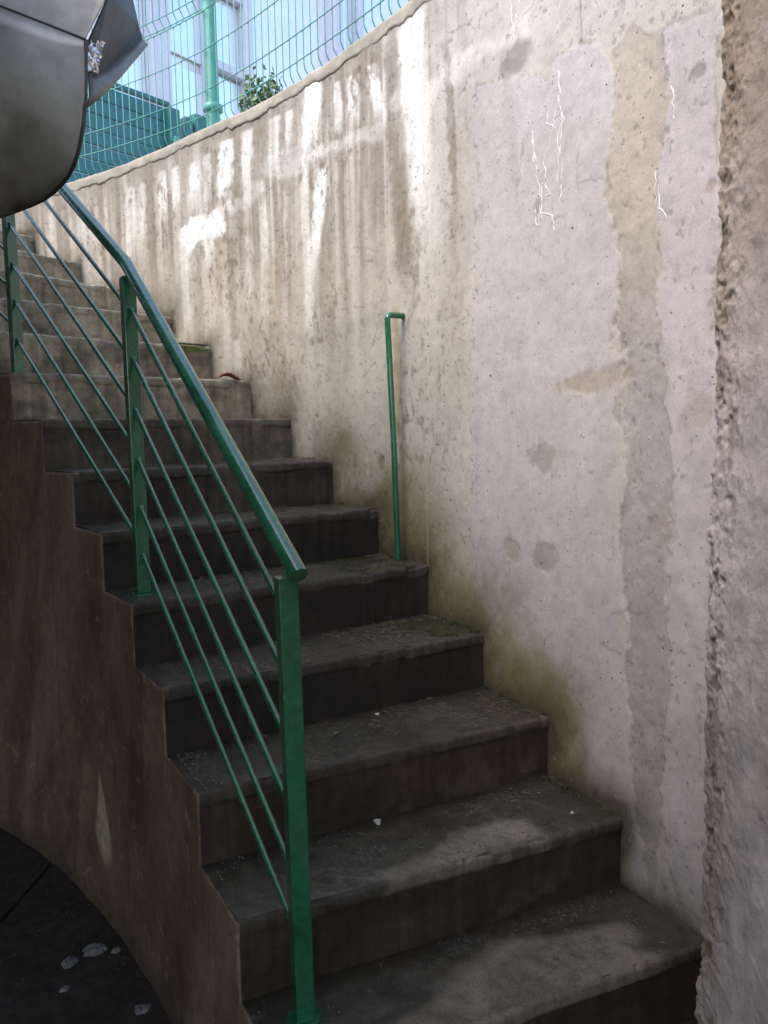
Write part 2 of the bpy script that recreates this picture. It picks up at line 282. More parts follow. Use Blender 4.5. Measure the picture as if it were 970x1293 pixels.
M_wood = paint('twig', (.16, .11, .07), rough=.9)
M_ground = concrete('yard_paving', fine=.2, bump=.2, pits=.2, plain=(.33, .32, .30), rough=.9)

# ------------------------------------------------------------------ colours (linear base colours)
BEIGE = np.array((.465, .415, .35)); LAV = np.array((.475, .437, .458)); WHITE = np.array((.80, .77, .71)); DARK = np.array((.20, .165, .125))
GREYP = np.array((.30, .275, .25)); OCHRE = np.array((.34, .255, .14)); MOSSY = np.array((.20, .17, .07)); TAN = np.array((.36, .30, .245))

def stair_z(s):
    i = np.interp(s, _S, _T)-1
    return .6104+(i-2)*RISE

# ------------------------------------------------------------------ the retaining wall
def wall_fields(Sg, Zg):
    """albedo, relief and roughness over the wall face"""
    n = Sg.shape
    bl = fbm(Sg*2.2, Zg*1.6, 5, 11); bm_ = fbm(Sg*9, Zg*7, 5, 23); bf = fbm(Sg*40, Zg*34, 4, 31)
    warp_s = Sg + (fbm(Sg*11, Zg*6, 5, 41)-.5)*.085 + (bf-.5)*.028 + (fbm(Sg*75, Zg*60, 2, 45)-.5)*.016
    warp_z = Zg + (fbm(Sg*12, Zg*12, 4, 43)-.5)*.05 + (bf-.5)*.014
    col = np.broadcast_to(BEIGE, n+(3,)).copy(); disp = np.zeros(n)
    col *= (.82+.36*bl)[..., None]*(.86+.28*bm_)[..., None]
    # plaster gets paler and more violet towards the near end
    near = 1-ss(1.2, 2.5, Sg+(bl-.5)*.5)
    col = mix(col, np.array((.50, .46, .42)), near*.85)
    # long run marks of dirty water, anisotropic
    top = wall_top(Sg); dz = top-Zg
    st1 = fbm(Sg*17, Zg*.7, 4, 51); st2 = fbm(Sg*46, Zg*1.3, 3, 57)
    far = ss(1.2, 1.9, Sg)
    m = ss(.50, .72, st1)*far*(1-ss(.45, 1.3, dz+.5*(bm_-.5)))*.6
    col = mix(col, DARK*1.15, np.clip(m*1.25, 0, .85))
    m = ss(.52, .74, st2)*far*(1-ss(.3, .95, dz+.3*(bm_-.5)))*.65
    col = mix(col, DARK, m)
    m = ss(.56, .72, fbm(Sg*13+5, Zg*.6, 4, 63)+.12*(bf-.5))*far*(1-ss(.3, 1.5, dz))*.55
    col = mix(col, WHITE, m)
    # uppermost hand of dirt under the coping
    col = mix(col, DARK*1.1, (1-ss(.03, .24, dz+.16*(st2-.5)))*.72*(.35+.65*far))
    # named streaks; the ochre one beside the pole paints stain and pole shadow together
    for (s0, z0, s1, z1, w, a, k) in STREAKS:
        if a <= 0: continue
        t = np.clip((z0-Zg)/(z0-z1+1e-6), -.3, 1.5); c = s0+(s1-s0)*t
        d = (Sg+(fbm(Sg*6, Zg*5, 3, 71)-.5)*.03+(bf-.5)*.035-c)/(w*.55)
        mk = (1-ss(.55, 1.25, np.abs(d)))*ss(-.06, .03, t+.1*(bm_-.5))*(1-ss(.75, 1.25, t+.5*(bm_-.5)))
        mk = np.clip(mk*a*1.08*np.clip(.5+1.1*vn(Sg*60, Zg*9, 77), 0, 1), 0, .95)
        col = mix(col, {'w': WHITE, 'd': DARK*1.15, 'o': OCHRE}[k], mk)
    for (s0, z0, s1, z1, th, a, k) in SMEARS:
        d, t = segdist(warp_s, warp_z, (s0, z0), (s1, z1))
        mk = (1-ss(th*.4, th*1.1, d+(bm_-.5)*th*1.2))*a
        col = mix(col, {'w': WHITE*.93, 'G': GREYP}[k], mk); disp += (.002 if k == 'w' else -.0005)*mk
    # thin skim coat and the raw bands beside it
    dA = polydist(warp_s, warp_z, SHEET_A)+.05*ss(1.0, .6, Zg)*(bl-.3); mA = ss(-.004, .010+.05*ss(.45, .65, fbm(Sg*3, Zg*3, 3, 79)), dA)*(.72+.28*ss(.35, .6, bl))
    ca = np.broadcast_to(LAV, n+(3,))*(.93+.14*bl)[..., None]*(.95+.10*bm_)[..., None]
    col = col*(1-(mA*.7)[..., None]) + ca*(mA*.7)[..., None]; disp += .0010*mA
    dC = polydist(warp_s, warp_z, SHEET_C); mC = ss(-.003, .006, dC)
    cc = np.broadcast_to(LAV*np.array((.99, .97, .97)), n+(3,))*(.9+.2*bl)[..., None]*(.92+.16*bm_)[..., None]
    col = col*(1-(mC*.8)[..., None]) + cc*(mC*.8)[..., None]; disp += .0009*mC
    dB = polydist(warp_s, warp_z, BAND_B); mB = ss(-.006, .006, dB)
    upper = ss(1.7, 2.2, Zg)
    cb = (np.array((.335, .305, .30))[None, None]*(1-upper[..., None])+np.array((.41, .355, .295))[None, None]*upper[..., None])*(.85+.3*bm_)[..., None]
    col = col*(1-(mB*.8)[..., None]) + cb*(mB*.8)[..., None]; disp += (-.0014+.002*(bm_-.5)+.0020*(bf-.5))*mB
    # dark broken rims where the coats end
    for dd in (dA+(1-ss(.9, 1.2, Zg)), dC):
        rim = np.exp(-(dd/.006)**2)*ss(.45, .62, fbm(Sg*30, Zg*22, 3, 83))
        col = mix(col, np.array((.22, .19, .17)), rim*.5); disp -= .0006*rim
    for (s, z, rs, rz, a, k) in PATCHES:
        if k in 'yb': rs, rz, a = rs*1.7, rz*1.7, min(.95, a*1.3)
        d = np.sqrt(((warp_s-s)/rs)**2+((warp_z-z)/rz)**2)+(bm_-.5)*.7+(bf-.5)*.5
        soft = .95 if k in 'yb' else .32
        mk = (1-ss(1-soft, 1+soft*.4, d))*min(1, a*1.35)*(.75+.5*(bm_-.3))
        mk = np.clip(mk, 0, 1)
        col = mix(col, {'t': TAN, 'g': GREYP*np.array((1.05, .98, .98)), 'G': GREYP*.8, 'w': np.array((.92, .90, .86)), 'y': MOSSY, 'b': np.array((.17, .13, .085))}[k], mk)
        if k in 'tgG': disp -= .0015*mk
        if k == 'w': disp += .002*mk
    # hair cracks and scratches
    for k in range(34):
        rr = random.Random(k+5); s = rr.uniform(.45, 3.2); z = rr.uniform(stair_z(s)+.15, 2.8); a0 = rr.uniform(-.5, .5) if k % 2 else rr.uniform(1.2, 1.9); ln = rr.uniform(.03, .16)
        d, t = segdist(warp_s, warp_z, (s, z), (s+ln*math.cos(a0), z+ln*math.sin(a0)))
        col = mix(col, np.array((.19, .165, .14)), np.exp(-(d/.003)**2)*.45)
    # grime rising from the steps
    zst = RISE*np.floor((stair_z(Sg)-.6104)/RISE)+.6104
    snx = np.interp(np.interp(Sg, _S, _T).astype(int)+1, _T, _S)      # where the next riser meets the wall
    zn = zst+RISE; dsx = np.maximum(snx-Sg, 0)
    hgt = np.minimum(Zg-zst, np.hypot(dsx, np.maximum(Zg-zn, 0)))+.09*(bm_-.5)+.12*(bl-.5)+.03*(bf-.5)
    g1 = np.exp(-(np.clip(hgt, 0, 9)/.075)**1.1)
    yel = np.exp(-(np.clip(hgt, 0, 9)/.19)**2)*ss(.26, .5, fbm(Sg*5, Zg*4, 4, 91))*ss(.62, 1.0, Sg)*(1-ss(1.9, 2.6, Sg))
    col = mix(col, np.array((.235, .185, .075)), np.clip(yel*.95, 0, .85)); col = mix(col, MOSSY*.62, np.clip(yel*ss(.42, .62, bm_+.4*(bf-.5))*.8, 0, 1))
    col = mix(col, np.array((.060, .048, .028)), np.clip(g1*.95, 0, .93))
    # pale mineral specks
    sp = (vn(Sg*150, Zg*150, 97) > .93)*(vn(Sg*11, Zg*11, 98) > .55)
    col = mix(col, WHITE, sp*.2)
    pk = ss(.55, .72, fbm(Sg*52, Zg*30, 4, 121))*far*ss(.42, .6, fbm(Sg*4, Zg*3, 4, 123)); col = mix(col, np.array((.17, .125, .085)), pk*.65); disp -= .0004*pk
    disp += (fbm(Sg*2.5, Zg*2.5, 4, 101)-.5)*.012 + (bm_-.5)*.0026*(1-.5*mA) + (bf-.5)*.0012*(1-.6*mA)
    # chips and lost aggregate
    ch = ss(.70, .80, fbm(Sg*60, Zg*60, 3, 111)); disp -= .0008*ch*(1-.6*mA)
    col = col*(1-.28*(ch*(1-.6*mA))[..., None])
    disp = disp*ss(.03, .09, dz)-.001
    return np.clip(col, .01, .9), disp, .82+.1*bm_
wall = empty('retaining_wall', (0, 0, 0), label='tall curved concrete wall with white lime runs and dark water stains along the stairs', cat='wall')
ncA, ncB = 720, 520
s_near, s_mid, s_far = 0.0, s_of_i(5), float(_S[3200])
sc = np.r_[np.linspace(s_near, s_mid, ncA, endpoint=False), np.linspace(s_mid, s_far, ncB)]
nr = 620
zb = stair_z(sc)-.26; zt = wall_top(sc)-.026
Sg = np.broadcast_to(sc, (nr, len(sc))).copy(); v = np.linspace(0, 1, nr)[:, None]; Zg = zb[None]*(1-v)+zt[None]*v
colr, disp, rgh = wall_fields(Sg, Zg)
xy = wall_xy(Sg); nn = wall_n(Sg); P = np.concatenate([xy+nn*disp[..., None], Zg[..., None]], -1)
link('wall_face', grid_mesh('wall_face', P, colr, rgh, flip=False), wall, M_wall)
# body behind the face
bmb = MB(); ks = np.linspace(0, s_far, 60); a_ = wall_xy(ks)-wall_n(ks)*.03; b_ = wall_xy(ks)-wall_n(ks)*.25
vv = []
for k in range(60): vv += [(*a_[k], -.3), (*b_[k], -.3), (*b_[k], wall_top(ks[k])-.06), (*a_[k], wall_top(ks[k])-.06)]
ff = [(4*k+j, 4*k+4+j, 4*k+4+(j+1) % 4, 4*k+(j+1) % 4) for k in range(59) for j in range(4)]+[(0, 1, 2, 3), (236, 239, 238, 237)]
bmb.add(vv, ff); bmb.build('wall_core', M_slab, wall)
# coping: a thin rough screed, parted from the wall by a ragged crack
nc = 900; sc2 = np.linspace(0, s_far, nc); ckz = np.interp(sc2, [c[0] for c in CRACK][::-1], [c[1] for c in CRACK][::-1])
edge = wall_top(sc2)-.050+(fbm(sc2*16, sc2*0, 4, 5)-.5)*.034
prof = [(-.010, 0), (.000, 0), (.002, .2), (.003, .4), (.003, .65), (.003, .85), (.001, .96), (-.006, 1.0), (-.05, 1.0), (-.13, 1.0), (-.25, 1.0), (-.26, .3)]
rows = []; 
for j, (o, h) in enumerate(prof):
    zz = edge*(1-h)+wall_top(sc2)*h
    nz = (fbm(sc2*12+j*.21, np.full(nc, j*.6), 4, 15)-.5)
    oo = o+nz*(.006 if j < 8 else 0); zz = zz+(nz*.006 if 2 < j < 11 else 0)
    if j == 0: oo = np.full(nc, -.02)
    rows.append(np.concatenate([wall_xy(sc2)+wall_n(sc2)*oo[:, None], zz[:, None]], -1))
CP = np.array(rows); Sg2 = np.broadcast_to(sc2, CP.shape[:2]); jj = np.arange(len(prof))[:, None]*.05
cc = np.broadcast_to(np.array((.36, .315, .25)), CP.shape).copy()*(.65+.6*fbm(Sg2*14, jj*8+0*Sg2, 5, 25))[..., None]
cc = mix(cc, DARK*.5, np.broadcast_to((np.arange(len(prof)) < 2)[:, None]*.4, CP.shape[:2]))
link('coping', grid_mesh('coping', CP, cc, np.full(CP.shape[:2], .88)), wall, M_wall)
# dried lime runs: thin raised crusts on the face
mb = MB(); rl = random.Random(3)
for d in DRIPS:
    pts = []
    for (s, z), (s2, z2) in zip(d[:-1], d[1:]):
        for k in range(6):
            u = k/6; pts.append((s+(s2-s)*u+rl.uniform(-1, 1)*.0045, z+(z2-z)*u))
    pts.append(d[-1]); p3 = []
    sa = np.array([p[0] for p in pts]); za = np.array([p[1] for p in pts])
    dd = np.interp(0, [0, 1], [0, 0]); 
    c3 = wall_xy(sa)
    # relief of the wall under the run
    ii = np.clip(np.searchsorted(sc, sa), 0, len(sc)-1); jj2 = np.clip(((za-zb[ii])/(zt[ii]-zb[ii])*(nr-1)).astype(int), 0, nr-1)
    c3 = c3+wall_n(sa)*(disp[jj2, ii][:, None]-.0004)
    mb.tube([(*c3[k], za[k]) for k in range(len(pts))], [rl.uniform(.0003, .0024) for _ in pts], 6)
mb.build('lime_crust', M_lime, wall)

# ------------------------------------------------------------------ staircase
stairs = empty('concrete_staircase', (STEP_L[2].x, STEP_L[2].y, 0), label='winding concrete staircase with damp dark lower treads climbing to the upper left', cat='staircase')
inv = Matrix.Translation(-Vector((STEP_L[2].x, STEP_L[2].y, 0)))
OFF = np.array((STEP_L[2].x, STEP_L[2].y, 0))
DRY = {2: [(-.05, 1.655), (-.012, 1.70), (.10, 1.765), (.15, 1.85), (.27, 1.90), (.36, 1.90), (.38, 1.82), (.30, 1.775), (.20, 1.73), (.08, 1.67), (.0, 1.62)],
       1: [(-.02, 1.40), (.10, 1.555), (.166, 1.627), (.266, 1.706), (.375, 1.703), (.49, 1.735), (.56, 1.735), (.575, 1.69), (.556, 1.642), (.64, 1.62), (.66, 1.50), (.4, 1.35), (.1, 1.25)]}
for i in range(I0, I0+NSTEP):
    k = i-I0; fine = i <= 7
    nu = 230 if fine else 110
    zt_ = zs(i); zlow = max(zs(i)-RISE, -.01) - .012
    L0, R0, L1, R1 = [np.array(p) for p in (STEP_L[k], STEP_R[k], STEP_L[k+1], STEP_R[k+1])]
    u = np.linspace(0.0, 1.06, nu)
    A = L0[None]+(R0-L0)[None]*u[:, None]; B = L1[None]+(R1-L1)[None]*u[:, None]
    dr = (R0-L0)/np.linalg.norm(R0-L0); out = np.array((dr[1], -dr[0]))           # faces down the stairs
    um = u*np.linalg.norm(R0-L0)
    lipz = .030+(fbm(um*9, um*0+i, 3, 200+i)-.5)*.022
    prow = []
    rz = np.concatenate([np.linspace(zlow, zt_-.036, 24)])
    for z in rz: prow.append((0., z-zt_, 0, 0))
    rows = []; cr_ = []; ro_ = []; tw = []
    def addrow(off, dzv, w, kind):
        base = A*(1-w)+B*w
        rows.append(np.concatenate([base+out[None]*np.broadcast_to(off, u.shape)[:, None], (zt_+np.broadcast_to(dzv, u.shape))[:, None]], -1)); tw.append((w, kind))
    for z in rz: addrow(0., np.minimum(z-zt_, -lipz-.002), 0, 0)
    lo = .004+.003*ss(.4, .7, vn(um*7, um*0, 300+i))
    addrow(lo*.9, -lipz, 0, 1)
    for q in (.7, .45): addrow(lo, -.010-(lipz-.010)*q, 0, 1)
    for a in (0, 22, 45, 68, 90): addrow(lo-.010*(1-math.cos(R(a))), -.010+.010*math.sin(R(a)), 0, 2)
    for w in np.r_[np.linspace(.03, .97, 44 if fine else 16), 1.04]: addrow(0., 0., w, 3)
    Pn = np.array(rows); kinds = np.array([t[1] for t in tw]); ws = np.array([t[0] for t in tw])
    Ug = np.broadcast_to(um, Pn.shape[:2]); Zr = Pn[..., 2]; Wd = np.broadcast_to((ws*.28)[:, None], Ug.shape)
    V2 = np.where(kinds[:, None] == 3, Wd+.3, Zr-zt_)          # unrolled coordinate
    ng = fbm(Ug*30, V2*30+i*7, 4, 400+i); nm = fbm(Ug*7, V2*7+i*3, 4, 420+i); nl = fbm(Ug*2.2, V2*3+i*5, 4, 440+i)
    isT = np.broadcast_to((kinds == 3)[:, None], Ug.shape); isN = np.broadcast_to(((kinds == 2) | (kinds == 1))[:, None], Ug.shape); isR = np.broadcast_to((kinds == 0)[:, None], Ug.shape)
    # worn, nibbled nose
    chip = ss(.62, .70, fbm(um*17, um*0+i*2., 4, 460+i))*.005+ss(.58, .68, fbm(um*60, um*0+i*2., 3, 470+i))*.0025+.0012*fbm(um*130, um*0+i*3., 2, 475+i)
    nose = np.where(isN, 1., 0.)*np.where(isT, 0, 1)
    Pn[..., 2] -= nose*chip[None]*np.where(np.broadcast_to((kinds == 2)[:, None], Ug.shape), 1, .2)
    firstT = np.exp(-Wd/.02)*isT; Pn[..., 2] -= firstT*chip[None]*.6
    Pn[..., :2] -= out[None, None]*(nose*chip[None]*.8)[..., None]
    Pn[..., 2] += isT*((nm-.5)*.004+(ng-.5)*.0022+(nl-.5)*.006)
    Pn[..., :2] += out[None, None]*(isR*((nm-.5)*.005+(ng-.5)*.0016))[..., None]
    # colour
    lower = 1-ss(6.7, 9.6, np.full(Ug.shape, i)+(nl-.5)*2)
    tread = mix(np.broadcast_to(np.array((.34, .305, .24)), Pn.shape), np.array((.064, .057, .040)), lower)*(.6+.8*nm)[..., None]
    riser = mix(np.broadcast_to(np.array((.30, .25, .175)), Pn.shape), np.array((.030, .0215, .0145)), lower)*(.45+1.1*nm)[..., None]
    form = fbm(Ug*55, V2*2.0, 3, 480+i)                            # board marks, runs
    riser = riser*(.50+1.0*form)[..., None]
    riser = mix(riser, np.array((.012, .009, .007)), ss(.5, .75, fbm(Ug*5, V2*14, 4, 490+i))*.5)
    if 3 < i < 8: riser = riser*.72  # middle risers darker: their shade is put into the colour
    if i in (1, 2, 3): riser = riser*np.array((1.5, 1.35, 1.2))
    if i in (2, 3):                                                # pale scum along the foot of the risers
        hz = Zr-zlow; sc_ = ss(.52, .66, fbm(Ug*13, V2*16, 4, 500+i))*np.exp(-np.abs(hz-.035)/.03)*ss(.35, .6, Ug)
        riser = mix(riser, np.array((.10, .075, .045)), sc_*.6)
    c = np.where(isT[..., None], tread, riser)
    nosec = mix(tread*.9, np.array((.12, .105, .085)), ss(.4, .7, fbm(Ug*22, V2*0+i, 3, 510+i))*.6)
    c = np.where((isN & ~isT)[..., None], riser*.5+nosec*.5, c)
    c = mix(c, np.array((.12, .11, .095)), firstT*ss(.45, .7, ng)*.6)
    rg = np.where(isT, .62-.20*lower+.25*(ng-.5), .8)
    if i in DRY:
        X_, Y_ = Pn[..., 0]+(nm-.5)*.06+(ng-.5)*.03, Pn[..., 1]+(nl-.5)*.05+(ng-.5)*.03
        d = polydist(X_, Y_, DRY[i]); mk = ss(-.016, .026, d+.03*(ng-.5))*np.where(isR, 0, 1)
        c = mix(c, np.array((.26, .225, .165))*1.0, mk*(.62+.5*(nm-.5))); rg = rg*(1-mk)+.85*mk
    # grit and scum on treads, muddy next to the wall
    gr = (vn(Ug*170, V2*170+i, 520+i) > .80)*ss(.42, .62, fbm(Ug*6, V2*8+i, 4, 530+i))*isT
    c = mix(c, np.array((.20, .20, .19)), gr*.45*(.3+.7*lower))
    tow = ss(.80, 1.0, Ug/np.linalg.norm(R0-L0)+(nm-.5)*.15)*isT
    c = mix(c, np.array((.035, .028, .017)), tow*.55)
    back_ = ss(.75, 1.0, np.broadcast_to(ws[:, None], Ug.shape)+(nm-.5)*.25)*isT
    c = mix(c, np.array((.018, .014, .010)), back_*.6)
    if i in (4, 5, 6): c = mix(c, np.array((.046, .044, .018)), isT*ss(.45, .65, fbm(Ug*8, V2*8, 4, 540))*ss(.55, .85, Ug)*.7)
    if i == 10: c = mix(c, np.array((.10, .15, .02)), (isN | (Wd < .03)) * ss(.74, .80, Ug/np.linalg.norm(R0-L0))*(1-ss(.97, 1.0, Ug/np.linalg.norm(R0-L0)))*.9*isN)
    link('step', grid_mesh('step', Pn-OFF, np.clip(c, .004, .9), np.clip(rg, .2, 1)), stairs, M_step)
# stringer face: one strip under each tread end, 4 mm proud of the step ends, built as one skin
SX = np.r_[0, np.cumsum([(STEP_L[k+1]-STEP_L[k]).length for k in range(len(STEP_L)-1)])]
allv = []; allf = []; allc = []
for k in range(len(STEP_L)-1):
    i = k+I0; a, b = np.array(STEP_L[k]), np.array(STEP_L[k+1]); e = (b-a)/np.linalg.norm(b-a); nrm = np.array((-e[1], e[0])) 
    ncol = 48; nrow = 130; w = np.linspace(0, 1, ncol); h = np.linspace(0, 1, nrow)
    top = zs(i)-.004; bot = -.02; H, Wg = np.meshgrid(h, w, indexing='ij')
    Zg_ = bot+(top-bot)*H; Xg = SX[k]+(SX[k+1]-SX[k])*Wg
    nm = fbm(Xg*6, Zg_*5, 5, 600); ng = fbm(Xg*26, Zg_*24, 4, 610); nl = fbm(Xg*1.8, Zg_*.9, 4, 620)
    edge_t = np.exp(-(top-Zg_)/.012); edge_l = np.exp(-(Wg*(SX[k+1]-SX[k]))/.010)*(Zg_ > top-RISE)
    rag = ss(.45, .7, ng)*np.maximum(edge_t, edge_l)
    o = .005+(nm-.5)*.007+(ng-.5)*.002-rag*.004+.020*(nl-.5)
    XY = a[None, None]+(b-a)[None, None]*Wg[..., None]+nrm[None, None]*o[..., None]
    XY = XY+e[None, None]*(edge_l*(.003+.006*np.clip(ng-.4, 0, 1)))[..., None]
    Pp = np.concatenate([XY, Zg_[..., None]], -1)
    stv = fbm(Xg*7+Zg_*2+.6*nl, Zg_*.9, 4, 630); stw = fbm(Xg*3.2+Zg_*1.6+nl, Zg_*.45, 4, 640)
    c = np.broadcast_to(np.array((.195, .124, .078)), Pp.shape)*(.6+.8*nm)[..., None]*(.75+.5*nl)[..., None]
    c = mix(c, np.array((.31, .235, .165)), ss(.55, .72, stw)*.5); c = mix(c, np.array((.085, .056, .038)), ss(.52, .7, stv)*.45)
    c = mix(c, np.array((.05, .032, .022)), ss(.48, .68, fbm(Xg*2.6, Zg_*2.2, 5, 650))*.28)
    for q in range(14):
        rq = random.Random(q+90); s0, z0 = rq.uniform(SX[2], SX[10]), rq.uniform(.15, 1.5); dq, _ = segdist(Xg+(nm-.5)*.12, Zg_+(ng-.5)*.03, (s0, z0), (s0+rq.uniform(-.05, .25), z0-rq.uniform(.1, .5)))
        c = mix(c, np.array((.05, .033, .022)), np.exp(-(dq/.003)**2)*.4)
    c = mix(c, np.array((.40, .31, .21)), ss(.72, .80, fbm(Xg*34, Zg_*34, 3, 660))*.4)
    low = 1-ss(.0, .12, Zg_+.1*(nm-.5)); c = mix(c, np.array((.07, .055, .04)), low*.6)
    xz = (Xg-SX[8]+.11+(ng-.5)*.02)/.055; zz_ = (Zg_-.36)/.16; dS = np.hypot(xz*(1+.8*np.clip(zz_, -.5, 1)), zz_)*.03
    c = mix(c, np.array((.55, .45, .30)), (1-ss(.020, .034, dS*(1+.0*dS)))*.8)
    c = mix(c, np.array((.42, .33, .22)), np.clip(rag*1.1, 0, 1)*.3)
    n0 = len(allv)*nrow*ncol; idx = np.arange(nrow*ncol).reshape(nrow, ncol)+n0
    allv.append(Pp.reshape(-1, 3)); allc.append(c.reshape(-1, 3))
    allf.append(np.stack([idx[:-1, :-1], idx[:-1, 1:], idx[1:, 1:], idx[1:, :-1]], -1).reshape(-1, 4)[:, ::-1])
    # return lips going in under the tread and behind the riser above
    for line, inn in ((Pp[-1], np.array((-nrm[0]*.03, -nrm[1]*.03, -.002))), (Pp[max(0, int(nrow*(1-RISE*1.2/(top-bot)))):, 0], np.array((-nrm[0]*.03, -nrm[1]*.03, 0)))):
        pass
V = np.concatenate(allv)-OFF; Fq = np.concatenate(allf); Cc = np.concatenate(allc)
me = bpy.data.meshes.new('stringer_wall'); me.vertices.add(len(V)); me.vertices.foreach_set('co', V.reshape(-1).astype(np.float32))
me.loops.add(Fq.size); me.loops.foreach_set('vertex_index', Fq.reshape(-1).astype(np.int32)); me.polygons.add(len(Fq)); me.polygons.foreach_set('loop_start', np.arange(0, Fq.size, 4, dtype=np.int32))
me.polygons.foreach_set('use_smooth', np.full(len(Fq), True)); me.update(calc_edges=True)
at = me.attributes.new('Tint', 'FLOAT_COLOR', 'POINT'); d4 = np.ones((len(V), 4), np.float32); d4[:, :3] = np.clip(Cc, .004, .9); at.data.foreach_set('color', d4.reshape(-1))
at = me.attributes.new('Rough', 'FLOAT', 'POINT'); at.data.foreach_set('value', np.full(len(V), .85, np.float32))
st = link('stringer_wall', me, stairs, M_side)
sol = st.modifiers.new('thickness', 'SOLIDIFY'); sol.thickness = .03; sol.offset = -1

# ------------------------------------------------------------------ pillar beside the stairs, right foreground
E0 = np.array((.530, 1.270)); dv = np.array((.17, -.985)); dv /= np.linalg.norm(dv); dn = np.array((dv[1], -dv[0])); dn = dn if dn[0] < 0 else -dn
qb = np.array((.97, 1.42))                                            # where it meets the curved wall
ln1 = np.linalg.norm(qb-E0)
prof_s = np.r_[np.linspace(-ln1, -.05, 20, endpoint=False), np.linspace(-.05, 0, 16, endpoint=False), np.linspace(0, .22, 120, endpoint=False), np.linspace(.22, 1.4, 60)]
def pil_xy(s):
    e1 = (E0-qb)/ln1
    a = E0[None]+e1[None]*s[:, None]; b = E0[None]+dv[None]*s[:, None]
    return np.where(s[:, None] < 0, a, b)
n1 = np.array((-(E0-qb)[1], (E0-qb)[0]))/ln1; n1 = n1 if n1[1] > 0 else -n1
wq = ss(-.012, .012, prof_s)[:, None]; nrmP = n1[None]*(1-wq)+dn[None]*wq; nrmP /= np.linalg.norm(nrmP, axis=1)[:, None]
zz = np.linspace(-.02, 2.95, 900); PZ, PS = np.meshgrid(zz, prof_s, indexing='ij')
na = fbm(PS*9, PZ*5, 5, 700); nb = fbm(PS*42, PZ*30, 4, 710); nc_ = fbm(PS*150, PZ*130, 3, 720); nd = fbm(PS*0+3, PZ*16, 4, 730); ne = fbm(PS*0+1, PZ*55, 3, 740)
edgeP = np.exp(-(np.abs(PS-.015)/.042)**2); edge2 = np.exp(-np.abs(PS)/.016)
pit = ss(.56, .68, fbm(PS*46, PZ*34, 4, 750))*(.12+.88*edgeP); lump = fbm(PS*45, PZ*42, 4, 760)
dp = (na-.5)*.009+(nb-.5)*.005*(.5+edgeP)+(nc_-.5)*(.0012+.0040*edgeP)-pit*.0048-edge2*((nd-.35)*.007+(ne-.4)*.005)+(lump-.5)*.004*edgeP
PP = np.concatenate([np.broadcast_to(pil_xy(prof_s), PZ.shape+(2,))+nrmP[None]*dp[..., None], PZ[..., None]], -1)
cp = np.broadcast_to(np.array((.66, .565, .535)), PP.shape)*(.72+.5*na)[..., None]*(.8+.4*nb)[..., None]
cp = mix(cp, np.array((.34, .265, .21)), ss(.42, .66, fbm(PS*5, PZ*2, 4, 770)+.25*(nd-.5)+.2*(edgeP-.3))*(.15+.65*edgeP))
cp = mix(cp, np.array((.16, .12, .09)), np.clip(pit*.55, 0, 1)); cp = mix(cp, np.array((.24, .185, .135)), ss(1.5, 2.25, PZ+.3*(na-.5))*.8)  # pits, then the shade under the ceiling put into the upper colour
cp = mix(cp, np.array((.46, .42, .42)), ss(.56, .7, fbm(PS*12, PZ*10, 4, 780))*.4)
pl = link('concrete_pillar', grid_mesh('concrete_pillar', PP, np.clip(cp, .02, .9), np.full(PZ.shape, .88)), None, M_pillar)
tag(pl, 'rough pitted concrete pillar edge standing in the right foreground before the curved wall', 'pillar')

# ------------------------------------------------------------------ railing
rail = empty('stair_railing', (-.178, 1.454, zs(1)), label='green steel stair railing with slanting round bars and a thick pipe handrail', cat='railing')
RO = Vector((-.178, 1.454, zs(1))); rinv = lambda p: Vector(p)-RO
P1 = Vector((-.178, 1.454)); P2 = Vector((-.711, 2.271)); P3 = Vector((-1.376, 3.020)); P4 = Vector((-2.20, 3.52))
PB = [(P1, zs(1), 1.330, 1.9), (P2, zs(5), 2.043, 5.6), (P3, zs(9), zs(9)+.90, 9.5), (P4, zs(13), zs(13)+.90, 13.4)]
def axes(t):
    k = int(t)-I0; d = (STEP_R[k]-STEP_L[k]).normalized(); return Vector((d.x, d.y, 0)), Vector((-d.y, d.x, 0)), Vector((0, 0, 1))
for (p, z0, z1, t) in PB:
    ax = axes(t); m = MB(); m.box(rinv((p.x, p.y, (z0+z1)/2+.003)), (.038, .038, z1-z0-.006), ax)
    po = m.build('post', M_green, rail, bevel=.003)
    if t < 3:
        for v_ in po.data.vertices: v_.co.x -= .009*max(0, v_.co.z)/.9
    m = MB(); m.tube([rinv((p.x, p.y, z0-.002)), rinv((p.x, p.y, z0+.006))], .035, 24); m.build('base_plate', M_green, po)
    lx = .009 if t < 3 else 0
    m = MB(); m.tube([rinv((p.x-lx, p.y, z1-.004)), rinv((p.x-lx, p.y, z1+.042))], .0055, 8); m.build('pin', M_green, po)
HB = [[.802, .672, .540, .403, .277, .155], [.828, .690, .546, .406, .268, .128], [.823, .694, .562, .417, .282, .138], [.81, .68, .54, .40, .27, .13]]
HBL = [None, [.820, .683, .545, .420, .278, .150], [.84, .71, .57, .443, .315, .178], [.84, .71, .57, .44, .31, .18]]
